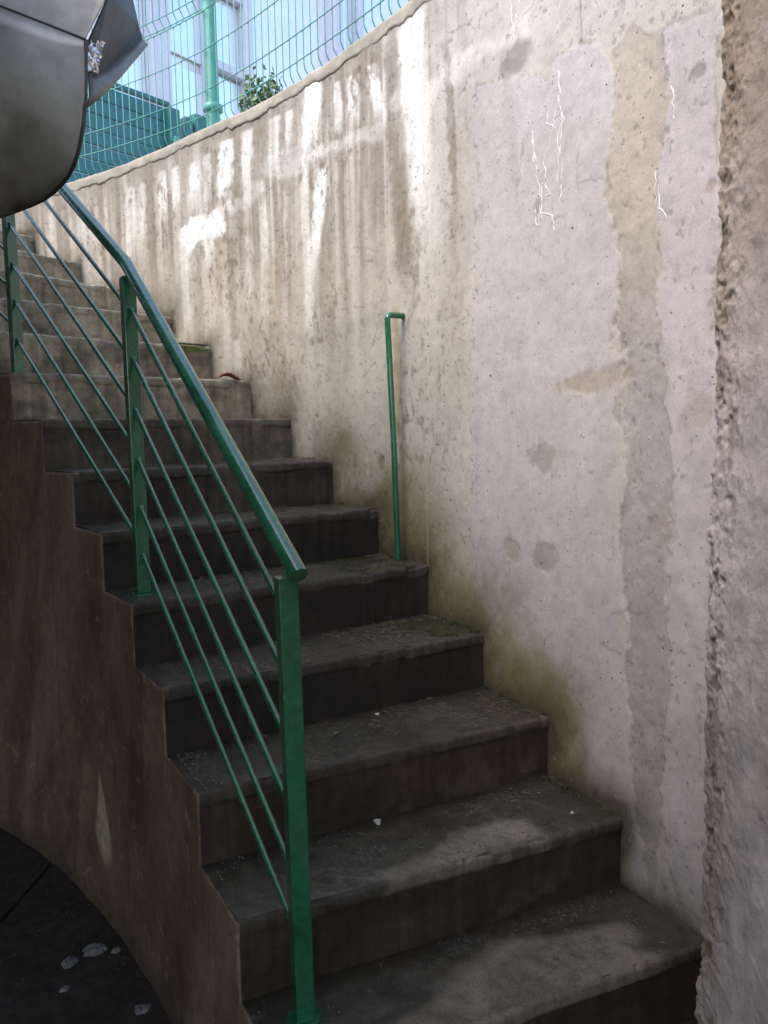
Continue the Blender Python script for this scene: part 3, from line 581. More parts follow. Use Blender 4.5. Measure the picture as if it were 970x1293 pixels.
for q in range(3):
    (pa, za, _, _), (pb, zb_, _, _) = PB[q], PB[q+1]
    for j in range(6):
        a = Vector((pa.x, pa.y, za+HB[0][j] if q == 0 else za+HBL[q][j])); b = Vector((pb.x, pb.y, zb_+HB[1][j] if q == 0 else zb_+HB[2][j]))
        if q == 0: a.z = za+HB[0][j]
        m = MB(); d = b-a; sag = Vector((0, 0, -1))*random.uniform(-.002, .003)
        m.tube([rinv(a), rinv(a+d*.33+sag), rinv(a+d*.66+sag), rinv(b)], .0064, 12, False); br = m.build('rail_bar', M_green, rail)
        dn_ = d.normalized(); dh = math.hypot(dn_.x, dn_.y)
        for e_, sg in ((a, 1), (b, -1)):
            c = e_+dn_*sg*(.0195/dh); m = MB(); m.tube([rinv(c-dn_*sg*.003), rinv(c+dn_*sg*.001), rinv(c+dn_*sg*.004), rinv(c+dn_*sg*.007)], [.0105, .0098, .0082, .0062], 10, False); m.build('weld_bead', M_green, br)
def rp(k, dz): p, z0, z1, t = PB[k]; return Vector((p.x, p.y, z1+dz))
r1, r2, r3, r4 = rp(0, .034), rp(1, .036), rp(2, .036), rp(3, .036)
r0 = r1+(r1-r2).normalized()*.045
r1b = r1; pts = [r0, r1+(r2-r1)*.3, r1+(r2-r1)*.62, r2+(r1-r2)*.05, r2+(r1-r2)*.012, r2+(r3-r2)*.012, r2+(r3-r2)*.05, r2+(r3-r2)*.5, r3+(r2-r3)*.02, r3+(r4-r3)*.02, r4]
m = MB(); m.tube([rinv(p) for p in pts], .018, 28)
hr = m.build('handrail', M_green, rail)
for f_ in (.62, .80):
    m = MB(); c = r1+(r2-r1)*f_; d = (r2-r1).normalized(); m.tube([rinv(c-d*.002), rinv(c), rinv(c+d*.002)], [.018, .0187, .018], 28, False)
    m.build('weld_bead', M_green, hr)

# ------------------------------------------------------------------ grab pole at the wall
m = MB(); base = Vector((.048, 2.777, zs(5)-.01)); tp = Vector((.024, 2.750, 1.978)); nw = wall_n(np.array([s_of_i(5.3)]))[0]; inw = Vector((-nw[0], -nw[1], 0))
mid = base.lerp(tp, .5)+Vector((.003, 0, 0))
pp = [base, mid, tp]
for a in (20, 45, 70, 90): pp.append(tp+Vector((0, 0, .016*math.sin(R(a))))+inw*.016*(1-math.cos(R(a))))
pp.append(pp[-1]+inw*.06)
m.tube(pp, .0105, 16)
gp = m.build('grab_pole', M_green); tag(gp, 'thin green upright pipe with hooked top fixed against the stained wall', 'pole')

# ------------------------------------------------------------------ air duct
duct = empty('air_duct', (-.75, 1.9, 2.3), label='galvanised metal duct elbow hanging overhead in the upper left corner', cat='duct')
DO = Vector((-.75, 1.9, 2.3)); dvv = lambda p: Vector(p)-DO
CHEEK = [(-1.138, 1.75, 2.639), (-0.61, 1.75, 2.43), (-0.611, 1.75, 2.39), (-0.613, 1.75, 2.343), (-0.618, 1.75, 2.295), (-0.626, 1.75, 2.247), (-0.637, 1.75, 2.206), (-0.652, 1.75, 2.171), (-0.669, 1.75, 2.147), (-0.692, 1.75, 2.124), (-0.724, 1.75, 2.103), (-0.766, 1.75, 2.088), (-0.815, 1.75, 2.074), (-0.92, 1.75, 2.039), (-1.199, 1.75, 1.969)]
UPPER = [(-1.139, 1.752, 2.643), (-0.612, 1.752, 2.434), (-0.58, 1.8, 2.537), (-0.569, 1.88, 2.708), (-1.206, 1.88, 2.899)]
INNER = [(-0.624, 1.8, 2.45), (-0.594, 1.86, 2.574), (-0.601, 2.06, 2.678), (-0.589, 2.06, 2.615), (-0.577, 2.06, 2.569), (-0.604, 1.97, 2.494), (-0.621, 1.88, 2.425), (-0.627, 1.8, 2.37)]
INNER_UP = [(-0.594, 1.86, 2.573), (-0.611, 1.86, 2.762), (-0.619, 2.06, 2.886), (-0.601, 2.06, 2.676)]
HEEL_A = [(-0.625, 1.795, 2.371), (-0.623, 1.84, 2.399), (-0.62, 1.875, 2.424), (-0.612, 1.92, 2.457), (-0.603, 1.965, 2.493), (-0.589, 2.01, 2.529), (-0.574, 2.055, 2.568)]
HEEL_B = [(-0.639, 1.79, 2.306), (-0.61, 1.8, 2.332), (-0.598, 1.84, 2.368), (-0.588, 1.89, 2.414), (-0.578, 1.94, 2.462), (-0.577, 2.0, 2.514), (-0.572, 2.05, 2.56)]
CHEEK_G = [[(-1.138, 1.75, 2.638), (-0.978, 1.75, 2.575), (-0.882, 1.75, 2.537), (-0.818, 1.75, 2.512), (-0.785, 1.75, 2.499), (-0.753, 1.75, 2.486), (-0.721, 1.75, 2.474), (-0.696, 1.75, 2.464), (-0.675, 1.75, 2.456), (-0.659, 1.75, 2.449), (-0.646, 1.75, 2.444), (-0.635, 1.75, 2.44), (-0.625, 1.75, 2.436), (-0.618, 1.75, 2.433), (-0.613, 1.75, 2.431), (-0.609, 1.75, 2.43)], [(-1.139, 1.742, 2.57), (-0.979, 1.742, 2.517), (-0.882, 1.742, 2.485), (-0.817, 1.742, 2.464), (-0.785, 1.742, 2.454), (-0.752, 1.742, 2.443), (-0.72, 1.742, 2.433), (-0.696, 1.743, 2.425), (-0.675, 1.744, 2.42), (-0.659, 1.746, 2.417), (-0.646, 1.747, 2.414), (-0.635, 1.748, 2.412), (-0.626, 1.749, 2.412), (-0.619, 1.749, 2.413), (-0.614, 1.75, 2.414), (-0.61, 1.75, 2.42)], [(-1.142, 1.739, 2.503), (-0.981, 1.739, 2.46), (-0.884, 1.739, 2.435), (-0.819, 1.739, 2.419), (-0.786, 1.739, 2.411), (-0.753, 1.739, 2.402), (-0.72, 1.737, 2.394), (-0.696, 1.738, 2.388), (-0.676, 1.741, 2.386), (-0.66, 1.743, 2.385), (-0.647, 1.745, 2.385), (-0.636, 1.747, 2.386), (-0.627, 1.748, 2.388), (-0.62, 1.749, 2.392), (-0.615, 1.749, 2.397), (-0.61, 1.75, 2.411)], [(-1.149, 1.74, 2.439), (-0.986, 1.74, 2.406), (-0.888, 1.74, 2.387), (-0.822, 1.74, 2.375), (-0.79, 1.74, 2.369), (-0.757, 1.74, 2.363), (-0.722, 1.737, 2.356), (-0.698, 1.737, 2.353), (-0.677, 1.74, 2.353), (-0.662, 1.743, 2.354), (-0.649, 1.745, 2.356), (-0.638, 1.746, 2.36), (-0.628, 1.748, 2.365), (-0.621, 1.749, 2.372), (-0.616, 1.749, 2.381), (-0.611, 1.75, 2.401)], [(-1.16, 1.747, 2.376), (-0.995, 1.747, 2.354), (-0.895, 1.747, 2.341), (-0.829, 1.747, 2.334), (-0.796, 1.747, 2.33), (-0.762, 1.747, 2.326), (-0.727, 1.741, 2.321), (-0.701, 1.74, 2.319), (-0.68, 1.742, 2.321), (-0.664, 1.744, 2.324), (-0.651, 1.746, 2.328), (-0.64, 1.747, 2.334), (-0.63, 1.748, 2.342), (-0.623, 1.749, 2.352), (-0.617, 1.75, 2.364), (-0.611, 1.75, 2.392)], [(-1.175, 1.76, 2.315), (-1.007, 1.76, 2.303), (-0.906, 1.76, 2.296), (-0.838, 1.76, 2.294), (-0.804, 1.76, 2.293), (-0.771, 1.76, 2.291), (-0.733, 1.751, 2.287), (-0.706, 1.747, 2.286), (-0.685, 1.748, 2.29), (-0.668, 1.749, 2.295), (-0.654, 1.749, 2.3), (-0.642, 1.75, 2.308), (-0.632, 1.75, 2.32), (-0.624, 1.75, 2.332), (-0.618, 1.75, 2.347), (-0.612, 1.75, 2.382)], [(-1.194, 1.779, 2.254), (-1.022, 1.779, 2.253), (-0.919, 1.779, 2.253), (-0.851, 1.779, 2.256), (-0.816, 1.779, 2.257), (-0.782, 1.779, 2.258), (-0.742, 1.766, 2.255), (-0.714, 1.76, 2.255), (-0.69, 1.757, 2.26), (-0.672, 1.756, 2.266), (-0.658, 1.754, 2.273), (-0.645, 1.753, 2.283), (-0.634, 1.752, 2.297), (-0.626, 1.752, 2.313), (-0.62, 1.751, 2.331), (-0.613, 1.751, 2.373)], [(-1.217, 1.804, 2.194), (-1.041, 1.804, 2.204), (-0.936, 1.804, 2.21), (-0.866, 1.804, 2.218), (-0.831, 1.804, 2.222), (-0.796, 1.804, 2.225), (-0.753, 1.787, 2.224), (-0.723, 1.776, 2.225), (-0.697, 1.77, 2.231), (-0.678, 1.765, 2.238), (-0.662, 1.762, 2.247), (-0.649, 1.758, 2.259), (-0.636, 1.756, 2.275), (-0.628, 1.754, 2.293), (-0.621, 1.752, 2.314), (-0.613, 1.751, 2.364)], [(-1.244, 1.835, 2.132), (-1.064, 1.835, 2.154), (-0.956, 1.835, 2.168), (-0.884, 1.835, 2.181), (-0.848, 1.835, 2.188), (-0.812, 1.835, 2.193), (-0.766, 1.812, 2.193), (-0.733, 1.797, 2.195), (-0.706, 1.786, 2.202), (-0.685, 1.777, 2.211), (-0.668, 1.771, 2.221), (-0.652, 1.765, 2.234), (-0.639, 1.76, 2.253), (-0.63, 1.756, 2.274), (-0.622, 1.754, 2.298), (-0.614, 1.752, 2.354)], [(-1.275, 1.87, 2.069), (-1.09, 1.87, 2.103), (-0.979, 1.87, 2.124), (-0.905, 1.87, 2.143), (-0.868, 1.87, 2.153), (-0.831, 1.87, 2.161), (-0.782, 1.842, 2.162), (-0.746, 1.821, 2.165), (-0.715, 1.804, 2.173), (-0.692, 1.791, 2.183), (-0.673, 1.781, 2.194), (-0.657, 1.772, 2.21), (-0.642, 1.764, 2.231), (-0.632, 1.759, 2.254), (-0.624, 1.755, 2.282), (-0.615, 1.752, 2.345)], [(-1.309, 1.91, 2.003), (-1.118, 1.91, 2.051), (-1.004, 1.91, 2.079), (-0.927, 1.91, 2.104), (-0.889, 1.91, 2.117), (-0.851, 1.91, 2.128), (-0.798, 1.874, 2.131), (-0.759, 1.848, 2.135), (-0.726, 1.825, 2.144), (-0.7, 1.807, 2.155), (-0.679, 1.793, 2.168), (-0.661, 1.78, 2.185), (-0.646, 1.77, 2.209), (-0.635, 1.762, 2.235), (-0.626, 1.757, 2.265), (-0.616, 1.753, 2.336)]]
def plate(name, pts, thick, mat, bev=0):
    m = MB(); pv = [dvv(p) for p in pts]; nrm_ = (pv[1]-pv[0]).cross(pv[2]-pv[1]).normalized()
    if nrm_.y < 0: nrm_ = -nrm_
    m.prism(pv, nrm_*thick); return m.build(name, mat, duct, bevel=bev, seg=1)
ck = link('cheek_panel', grid_mesh('cheek_panel', np.array(CHEEK_G)-np.array(DO)), duct, M_duct); so_ = ck.modifiers.new('sheet', 'SOLIDIFY'); so_.thickness = .003
cc_ = sum((Vector(p) for p in CHEEK), Vector())/len(CHEEK)
m = MB(); m.prism([dvv(cc_.lerp(Vector(p), .86)+Vector((-.13, .19, .09))) for p in CHEEK], (-.20, .24, .20)); m.build('duct_body', M_duct, duct)
plate('upper_panel', UPPER, .004, M_duct2)
plate('inner_panel', INNER, .004, M_dark); plate('inner_panel', INNER_UP, .004, M_dark)  # shadowed hollow of the elbow: shade put into the dark sheet colour
rows_ = []
for q in np.linspace(0, 1, 5): rows_.append([np.array(a)*(1-q)+np.array(b)*q-np.array(DO)+np.array((.012, -.012, -.012))*math.sin(math.pi*q) for a, b in zip(HEEL_A, HEEL_B)])
he = link('heel_panel', grid_mesh('heel_panel', np.array(rows_)), duct, M_duct2); so_ = he.modifiers.new('sheet', 'SOLIDIFY'); so_.thickness = .004
m = MB(); m.tube([Vector(p)-DO for p in [g[-1] for g in CHEEK_G]]+[Vector(p)-DO for p in CHEEK_G[-1][-2::-1]], .0045, 8); m.build('standing_seam', M_dark, duct)
m = MB(); m.tube([dvv(p)+Vector((0, -.002, 0)) for p in CHEEK[:2]], .003, 8); m.build('standing_seam', M_dark, duct)
m = MB(); m.tube([dvv(p) for p in (INNER[2], INNER[3], INNER[4])], .003, 6); m.tube([dvv(p) for p in HEEL_B[1:]], .002, 6); m.build('rolled_edge', M_duct, duct)
# crumpled sealing foil in the throat of the joint
rf = random.Random(4); g_ = np.zeros((14, 9, 3)); a_, b_ = Vector(INNER[0]), Vector(INNER[7])
for i_ in range(14):
    for j_ in range(9):
        p = a_.lerp(b_, .05+.8*i_/13)+Vector((.030*j_/8*(1-.5*i_/13), .028*j_/8, .010*j_/8))
        g_[i_, j_] = np.array(dvv(p))+np.array((rf.uniform(-.003, .003), -.006-rf.uniform(0, .009), rf.uniform(-.003, .003)))
fo = link('sealing_foil', grid_mesh('sealing_foil', g_, smooth=False), duct, M_foil); so_ = fo.modifiers.new('sheet', 'SOLIDIFY'); so_.thickness = .001
m = MB(); m.tube([dvv((-1.1, 1.85, 2.5)), dvv((-1.1, 1.85, 2.96))], .005, 8); m.build('hanger_rod', M_dark, duct)


# ------------------------------------------------------------------ fence on the wall
fence = empty('mesh_fence', (-.743, 3.80, 3.0), label='green welded wire mesh fence standing on top of the curved wall', cat='fence')
FO = Vector((-.743, 3.80, 3.0))
def fpt(s, off, z):
    p = wall_xy(np.array([s]))[0]-wall_n(np.array([s]))[0]*off; return Vector((p[0], p[1], z))-FO
s_post = float(np.interp(0, [0, 1], [0, 0])); k0 = np.argmin(np.hypot(_C[:, 0]+.845, _C[:, 1]-3.83)); s_post = float(_S[k0])
FT = 4.55
# panels run straight between posts: chord points
s_posts = [.25, s_post-1.9, s_post, s_post+1.75]
def chord(s, off):
    for a, b in zip(s_posts[:-1], s_posts[1:]):
        if a <= s <= b:
            f_ = (s-a)/(b-a); pa, pb = wall_xy(np.array([a, b])); na_ = wall_n(np.array([a]))[0]
            cn = np.array((-(pb-pa)[1], (pb-pa)[0])); cn = cn/np.linalg.norm(cn); cn = cn if cn@na_ > 0 else -cn
            sag_ = np.linalg.norm(pb-pa)**2/8*.13*0
            cv = wall_xy(np.array([s]))[0]
            return (pa*(1-f_)+pb*f_)*.4+cv*.6-cn*off, cn
    pw = wall_xy(np.array([s]))[0]; nw_ = wall_n(np.array([s]))[0]; return pw-nw_*off, nw_
def wire_mesh():
    m = MB(); o = lambda dx, z: Vector((dx, 0, z))           # local x = towards the stairs
    pts = [o(-.026, .014), o(-.021, .022), o(-.004, .046), o(0, .058), o(0, .54), o(-.030, .575), o(0, .61), o(0, .95), o(0, FT-3.0)]
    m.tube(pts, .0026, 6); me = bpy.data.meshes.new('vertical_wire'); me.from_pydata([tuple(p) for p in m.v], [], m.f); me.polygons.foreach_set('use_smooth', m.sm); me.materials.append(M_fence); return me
wm = wire_mesh()
s = .45
while s < s_post+1.55:
    p, n_ = chord(s, .055); o = link('vertical_wire', wm, fence); o.location = (p[0]-FO.x, p[1]-FO.y, float(wall_top(s))-3.0); o.rotation_euler = (0, 0, math.atan2(n_[1], n_[0]))
    s += .05
for z, off in ((3.085, .051), (3.19, .051), (3.37, .051), (3.54, .051), (3.575, .081), (3.61, .051), (3.80, .051), (4.0, .051), (4.2, .051), (4.4, .051)):
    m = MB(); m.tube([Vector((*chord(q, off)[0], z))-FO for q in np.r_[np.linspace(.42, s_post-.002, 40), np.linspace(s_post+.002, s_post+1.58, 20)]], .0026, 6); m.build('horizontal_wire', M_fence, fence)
for sp in s_posts[1:]:
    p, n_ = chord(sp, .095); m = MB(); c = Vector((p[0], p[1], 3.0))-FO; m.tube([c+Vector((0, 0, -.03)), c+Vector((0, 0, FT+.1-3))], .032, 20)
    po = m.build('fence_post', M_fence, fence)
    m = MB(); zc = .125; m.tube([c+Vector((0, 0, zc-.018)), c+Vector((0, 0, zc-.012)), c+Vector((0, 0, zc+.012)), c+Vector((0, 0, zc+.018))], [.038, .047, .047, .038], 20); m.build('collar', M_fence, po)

# ------------------------------------------------------------------ gate behind the fence
gate = empty('slatted_gate', (-2.044, 6.268, 2.97), label='teal slatted metal gate with tall posts in the yard behind the wire mesh', cat='gate')
GO = Vector((-2.044, 6.268, 2.97)); gd = Vector((.637, .771, 0)).normalized(); gn = Vector((gd.y, -gd.x, 0)); gx = (gd, gn, Vector((0, 0, 1)))
slm = MB(); slm.box((0, 0, 0), (1.02, .025, .108), gx); slo = None
for k in range(11):
    if slo is None: slo = o = slm.build('slat', M_teal, gate, bevel=.006)
    else: o = slo.copy(); COL.objects.link(o)
    o.location = gd*.02+Vector((0, 0, .06+.114*k))
for t_, w_, h_ in ((-.55, .09, 1.28), (.56, .10, 1.25), (.70, .07, 1.22), (.86, .20, 1.27), (1.02, .10, 1.2)):
    m = MB(); m.box(gd*t_+gn*.03+Vector((0, 0, h_/2)), (w_, .09, h_), gx); po = m.build('gate_post', M_teal, gate, bevel=.008)
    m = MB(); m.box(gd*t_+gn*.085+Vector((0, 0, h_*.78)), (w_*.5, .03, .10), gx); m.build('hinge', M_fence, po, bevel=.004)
m = MB(); m.box(gd*.02+Vector((0, 0, 1.29)), (1.06, .05, .03), gx); m.build('top_rail', M_teal, gate)
m = MB(); m.box(gd*1.7+Vector((0, 0, .5)), (1.3, .04, 1.0), gx); m.build('side_panel', M_teal, gate)

# ------------------------------------------------------------------ building beyond the yard
bld = empty('office_building', (-3.37, 9.43, 2.97), label='white building with pale blue glazing and lavender frames behind the fence', cat='building')
BO = Vector((-3.37, 9.43, 2.97)); bd = Vector((.59, .807, 0)).normalized(); bn = Vector((bd.y, -bd.x, 0)); bx_ = (bd, bn, Vector((0, 0, 1)))
m = MB(); m.box(bd*4.5-bn*3.2+Vector((0, 0, 5.5)), (16, 6, 11), bx_); m.build('wall', M_white, bld)
TH = 10.5
for a, b, h0, h1 in ((-3.4, .2, .2, 2.9), (-3.4, .2, 3.05, 6), (.34, 1.02, .2, 2.6), (.34, 1.02, 2.75, 4.6), (.34, 1.02, 4.75, 7), (1.33, 1.95, .2, 3.4), (1.33, 1.95, 3.55, 4.55), (1.33, 1.95, 4.68, 7), (2.07, 2.65, .2, 3.5), (2.07, 2.65, 3.7, 4.52), (2.07, 2.65, 4.7, 7), (4.85, 5.26, .2, 3.7), (4.85, 5.26, 3.85, 7)):
    m = MB(); m.box(bd*((a+b)/2)-bn*.16+Vector((0, 0, (h0+h1)/2)), (b-a, .03, h1-h0), bx_); m.build('window_pane', M_glass, bld)
for a, b in ((.2, .33), (1.03, 1.32), (1.955, 2.065), (2.655, 2.79), (4.63, 4.845), (5.27, 5.38), (7.4, 7.55)):
    m = MB(); m.box(bd*((a+b)/2)-bn*.10+Vector((0, 0, TH/2-1)), (b-a, .22, TH-2), bx_); m.build('mullion', M_frame, bld, bevel=.01)
for a, b, h in ((2.065, 2.655, 3.6), (2.065, 2.655, 4.60), (1.32, 1.955, 4.61), (.33, 1.03, 4.67), (4.845, 5.27, 3.78), (.33, 1.03, 2.67)):
    m = MB(); m.box(bd*((a+b)/2)-bn*.11+Vector((0, 0, h)), (b-a, .16, .11), bx_); m.build('transom', M_frame, bld, bevel=.008)
m = MB(); m.box(bd*4.5-bn*3.2+Vector((0, 0, 11.1)), (16.4, 6.4, .25), bx_); m.build('roof', M_slab, bld)

# ------------------------------------------------------------------ shrub behind the fence
shr = empty('leafy_shrub', (-.72, 5.4, 2.97), label='small yellow green shrub behind the wire mesh at the white building', cat='shrub')
rs = random.Random(11); m = MB(); tw_ = MB()
for k in range(16):
    a = rs.uniform(0, 6.28); q = rs.uniform(.03, .15); top_ = Vector((math.cos(a)*q, math.sin(a)*q, rs.uniform(.62, .93)))
    p0 = Vector((rs.uniform(-.02, .02), rs.uniform(-.02, .02), 0)); md = p0.lerp(top_, .5)+Vector((rs.uniform(-.03, .03), rs.uniform(-.03, .03), .04))
    tw_.tube([p0, md, top_], [.008, .005, .002], 5)
    for j in range(150):
        f_ = rs.uniform(.42, 1.03); c = (p0.lerp(md, f_*2) if f_ < .5 else md.lerp(top_, f_*2-1))+Vector((rs.gauss(0, .032), rs.gauss(0, .032), rs.gauss(0, .03)))
        d = Vector((rs.gauss(0, 1), rs.gauss(0, 1), rs.gauss(.3, .7))).normalized(); s_ = d.cross(Vector((rs.gauss(0, 1), rs.gauss(0, 1), rs.gauss(0, 1)))).normalized(); ln = rs.uniform(.022, .055)
        m.add([c, c+d*ln*.5+s_*ln*.28, c+d*ln, c+d*ln*.5-s_*ln*.28], [(0, 1, 2, 3)])
tw_.build('stem', M_wood, shr); m.build('foliage', M_bush, shr)

# ------------------------------------------------------------------ small things on the steps
def heap(i): return zs(i)
def leaf(loc, rz, size, mat, name, label, cat, curl=.5):
    g_ = np.zeros((13, 9, 3))
    for a in range(13):
        for b in range(9):
            u_, v_ = a/12, b/8*2-1; w_ = math.sin(math.pi*min(1, u_**.8))**.7*(.42+.08*math.sin(u_*40))
            g_[a, b] = ((u_-.5)*size, v_*w_*size*.55, size*(curl*.35*abs(v_)**1.5*w_+.10*math.sin(u_*5)*curl+.03*math.sin(v_*9+u_*6)))
    me_ = grid_mesh(name, g_, smooth=True); o = link(name, me_, None, mat); o.location = loc; o.rotation_euler = (random.uniform(-.2, .2), random.uniform(-.15, .15), rz)
    so_ = o.modifiers.new('sheet', 'SOLIDIFY'); so_.thickness = .0008
    return tag(o, label, cat)
leaf((-.678, 3.548, zs(9)+.010), .5, .105, M_leafred, 'dry_leaf', 'curled reddish brown dry leaf lying on the edge of an upper step', 'leaf', .9)
leaf((-.139, 2.046, zs(3)+.005), .9, .022, M_leafgreen, 'green_leaf', 'tiny bright green leaf lying on a dark step beside the front post', 'leaf', .6)
def pebble(loc, size, label, seed, group='pebbles on the steps', mat=None):
    bm = bmesh.new(); bmesh.ops.create_icosphere(bm, subdivisions=3, radius=.5); rr = random.Random(seed)
    ph = [rr.uniform(0, 6) for _ in range(6)]
    for v_ in bm.verts:
        c = v_.co; k_ = 1+.16*math.sin(c.x*7+ph[0])*math.sin(c.y*8+ph[1])+.12*math.sin(c.z*9+ph[2]+c.x*5)+.05*math.sin(c.y*23+ph[3]); v_.co = Vector((c.x*size[0]*k_, c.y*size[1]*k_, c.z*size[2]*k_))
    me_ = bpy.data.meshes.new('pebble'); bm.to_mesh(me_); bm.free(); me_.polygons.foreach_set('use_smooth', [True]*len(me_.polygons))
    o = link('pebble', me_, None, mat or M_stone); o.location = (loc[0], loc[1], loc[2]+size[2]*.3); o.rotation_euler = (0, 0, rr.uniform(0, 3)); return tag(o, label, 'pebble', group)
pebble((-.473, 3.40, zs(7)), (.040, .025, .014), 'whitish pebble lying on the tread beside the handrail, halfway up', 1, mat=M_lime)
pebble((-.031, 1.897, zs(2)), (.022, .018, .016), 'pale round pebble on the second step behind the front post', 2)
pebble((-.03, 2.19, zs(3)+.0), (.014, .012, .008), 'tiny pale chip on the third step against the riser', 3)
pebble((.47, 1.93, zs(2)), (.010, .008, .007), 'tiny pale chip near the wall on the second step', 4)
pebble((.36, 1.62, zs(1)), (.014, .010, .006), 'small dark crumb on the dry patch of the lowest step in view', 5, mat=M_wood)
# clippings and grit, nobody could count them
def litter(name, mat, n, spots, mk, seed, label):
    r_ = random.Random(seed); m = MB()
    for _ in range(n):
        i = r_.choices([q[0] for q in spots], [q[1] for q in spots])[0]; k_ = i-I0
        u_ = min(.985, max(.02, r_.betavariate(*{q[0]: q[2] for q in spots}[i]))); w_ = r_.random()**.9*.96+.02
        a = STEP_L[k_].lerp(STEP_R[k_], u_); b = STEP_L[k_+1].lerp(STEP_R[k_+1], u_); p = a.lerp(b, w_)
        if float(fbm(np.array([p.x*9]), np.array([p.y*9]), 3, seed)[0]) < r_.uniform(.45, .60): continue
        mk(m, Vector((p.x, p.y, zs(i)+.003)), r_)
    o = m.build(name, mat); return tag(o, label, name.replace('_', ' '), kind='stuff')
def straw(m, p, r_):
    ln = r_.uniform(.004, .012)+.014*r_.random()**3; a = r_.uniform(0, 6.28); d = Vector((math.cos(a), math.sin(a), r_.uniform(-.05, .25)))*ln; md = p+d*.5+Vector((r_.uniform(-1, 1), r_.uniform(-1, 1), 1))*ln*.08
    m.tube([p, md, p+d], r_.uniform(.0003, .0007), 4, False)
def grain(m, p, r_):
    s_ = .0006+.0022*r_.random()**2; m.box(p+Vector((0, 0, -.0015+s_*.4)), (s_*r_.uniform(.7, 1.6), s_, s_*.8), (Vector((math.cos(s_*9e4), math.sin(s_*9e4), 0)), Vector((-math.sin(s_*9e4), math.cos(s_*9e4), 0)), Vector((0, 0, 1))))
litter('grass_clippings', M_straw, 6500, [(6, .8, (2, 1.5)), (5, 1.4, (2.2, 1.3)), (4, 1.6, (2, 1.2)), (3, 1.3, (1.8, 1.3)), (2, .35, (2, 1)), (1, .12, (2, 1.2)), (7, .5, (1.5, 1))], straw, 21, 'pale grass clippings scattered over the damp middle steps')
litter('pale_grit', M_grit, 8000, [(6, .7, (1, 1.2)), (5, 1.3, (1, 1.4)), (4, 1.7, (1, 1.5)), (3, 1.8, (1, 1.4)), (2, 1.0, (1, 1.2)), (1, .6, (1, 1)), (7, .5, (1, 1))], grain, 22, 'pale grit strewn over the dark lower steps')
# moss cushions along the wall foot and on an upper nose
r_ = random.Random(8); m = MB()
def tuft(p, n_, sp):
    for _ in range(n_):
        c = p+Vector((r_.gauss(0, sp), r_.gauss(0, sp*.6), 0)); d = Vector((r_.gauss(0, .5), r_.gauss(0, .5), 1)).normalized()*r_.uniform(.003, .013); s_ = Vector((r_.uniform(-1, 1), r_.uniform(-1, 1), 0))*.0016
        m.add([c-s_, c+s_, c+d], [(0, 1, 2)])
ma, mb_ = STEP_L[10-I0], STEP_R[10-I0]
for u_ in np.linspace(.76, .97, 26): p = ma.lerp(mb_, u_); tuft(Vector((p.x+.01, p.y-.002, zs(10)+.001)), 60, .010)
for i, (u0, u1) in ((5, (.70, .96)), (4, (.80, .97))):
    for _ in range(20):
        u_ = r_.uniform(u0, u1); w_ = r_.uniform(.05, .9); k_ = i-I0; p = STEP_L[k_].lerp(STEP_R[k_], u_).lerp(STEP_L[k_+1].lerp(STEP_R[k_+1], u_), w_); tuft(Vector((p.x, p.y, zs(i)+.002)), 26, .012)
for i in (2, 3, 4, 5, 6, 7):
    k_ = i-I0; a_, b_ = STEP_R[k_], STEP_R[k_+1]; dl = (STEP_L[k_]-STEP_R[k_]).normalized()
    for _ in range(26 if i < 7 else 10):
        w_ = r_.random(); p = a_.lerp(b_, w_)+dl*(.004+.03*r_.random()**2)
        if float(fbm(np.array([p.x*14]), np.array([p.y*14]), 3, 9)[0]) > .44: tuft(Vector((p.x, p.y, zs(i)+.001)), 16, .009)
tag(m.build('moss', M_moss), 'green moss on the step edges close to the wall', 'moss', kind='stuff')
# white plaster spill on the cellar floor
def lump(loc, size, seed, label, group='plaster lumps on the dark floor'):
    bm = bmesh.new(); bmesh.ops.create_icosphere(bm, subdivisions=4, radius=.5)
    for v_ in bm.verts:
        c = v_.co.copy(); a = math.atan2(c.y, c.x)
        q = .45+.85*float(fbm(np.array([math.cos(a)*2.0+seed]), np.array([math.sin(a)*2.0]), 4, seed, .55)[0]); h = .5+float(fbm(np.array([c.x*9]), np.array([c.y*9+seed]), 4, seed+3)[0])
        v_.co = Vector((c.x*size[0]*q, c.y*size[1]*q, c.z*size[2]*h))
    me_ = bpy.data.meshes.new('plaster_lump'); bm.to_mesh(me_); bm.free()
    o = link('plaster_lump', me_, None, M_plaster); o.location = (loc[0], loc[1], size[2]*.25); o.rotation_euler = (0, 0, seed*.7); return tag(o, label, 'plaster lump', group)
lump((-.925, 2.30), (.085, .06, .022), 41, 'largest white plaster lump on the dark floor below the stairs')
lump((-.985, 2.245), (.060, .05, .016), 42, 'flat white plaster lump left of the largest lump on the dark floor')
lump((-.862, 2.295), (.032, .03, .014), 43, 'small white plaster bit right of the largest lump on the floor')
lump((-.955, 2.13), (.026, .03, .010), 44, 'small white plaster bit nearest the viewer on the dark floor')
lump((-.70, 2.045), (.05, .045, .012), 45, 'white plaster bit at the foot of the stair side wall')

r_ = random.Random(77); m = MB()
for _ in range(900):
    t_ = r_.random()*9+1; k_ = int(t_); p = STEP_L[k_].lerp(STEP_L[k_+1], t_-k_); e = (STEP_L[k_+1]-STEP_L[k_]).normalized(); dd_ = .01+.5*r_.random()**2.2
    grain(m, Vector((p.x-e.y*dd_*1.0, p.y+e.x*dd_, .002)), r_) if r_.random() < .8 else straw(m, Vector((p.x-e.y*dd_, p.y+e.x*dd_, .003)), r_)
tag(m.build('floor_grit', M_grit2), 'grit and crumbs gathered on the dark floor along the stair side wall', 'grit', kind='stuff')

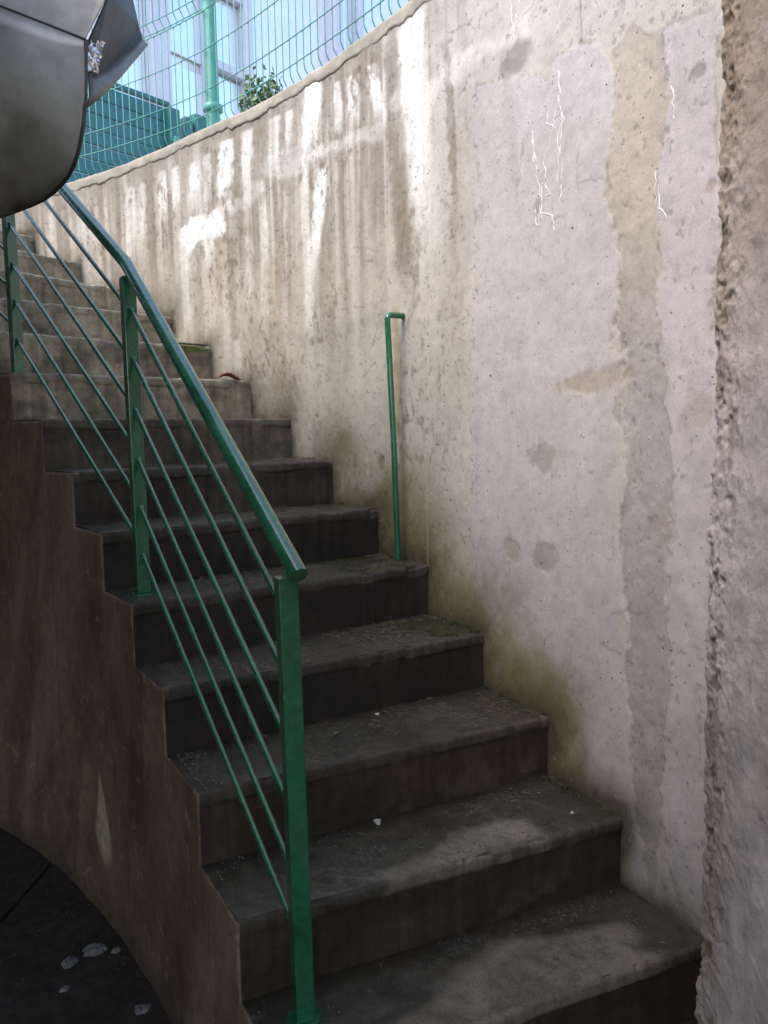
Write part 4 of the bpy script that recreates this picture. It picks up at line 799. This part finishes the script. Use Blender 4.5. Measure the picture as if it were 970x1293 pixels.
# ------------------------------------------------------------------ setting: floor, cellar, slab, yard
fl = empty('floor'); tag(fl, kind='structure')
m = MB(); m.add([(-40, -40, -.012), (40, -40, -.012), (40, 3.5, -.012), (-40, 3.5, -.012)], [(0, 1, 2, 3)]); m.build('floor_bed', M_floor, fl)
jd = Vector((.062, .998, 0)); jn = Vector((.998, -.062, 0)); jo = Vector((-1.287, 2.64, 0))
for ix in range(-3, 4):
    for iy in range(-4, 2):
        if abs(ix) > 2: continue
        m = MB(); c = jo+jn*(1.6*(ix+.5))+jd*(1.6*(iy+.5)+.9)+Vector((0, 0, -.010)); m.box(c, (1.584, 1.584, .020), (jn, jd, Vector((0, 0, 1)))); m.build('floor_slab', M_floor, fl, bevel=.004)
cl = empty('cellar_wall'); tag(cl, kind='structure')
for (x, y, w_, d_) in ((-6.1, -1.5, .2, 10.5), (4.1, -2.5, .2, 8), (-4.8, 3.72, 2.8, .25), (2.6, 1.5, 3.1, .2)):  # unseen walls, warm to tint the fill; back left open for sky light
    m = MB(); m.box((x, y, 1.46), (w_, d_, 2.98)); m.build('cellar_wall_panel', M_cellar, cl)
sb = [(-3.6, 3.62)]
for k_ in range(len(STEP_L)-1, 5, -1):
    p = STEP_L[k_]; e = (STEP_L[min(k_+1, len(STEP_L)-1)]-STEP_L[k_-1]).normalized(); sb.append((p.x-abs(e.y)*.25, p.y-abs(e.x)*.25))
sb += [(-.95, 1.15), (-.3, .0), (.6, -.6), (4.2, -.6), (4.2, -6.2), (-6.2, -6.2), (-6.2, 3.80), (-3.6, 3.80)]  # unseen slab edge, cut back to let sky light onto wall and pillar
m = MB(); m.prism([(x, y, 2.95) for x, y in sb], (0, 0, .30)); slab = m.build('ceiling', M_slab); tag(slab, kind='structure')
# yard level around the stairwell
ks = np.linspace(0, s_far, 30); oc = wall_xy(ks)-wall_n(ks)*.24; m = MB(); vv = []
for k_ in range(30):
    a = math.pi*(0-.15+1.0*k_/29); vv += [(oc[k_, 0], oc[k_, 1], 2.955), (1500*math.cos(a), 1500*math.sin(a), 2.955)]
m.add(vv, [(2*k_, 2*k_+1, 2*k_+3, 2*k_+2) for k_ in range(29)])
L_ = STEP_L[-1]; n_ = len(m.v); m.add([(oc[29, 0], oc[29, 1], 2.955), vv[-1], (-1500, 3.85, 2.955), (L_.x-.4, 3.85, 2.955), (L_.x, L_.y, 2.955)], [(0, 1, 2, 3, 4)])
gm = m.build('ground', M_ground); tag(gm, kind='structure')
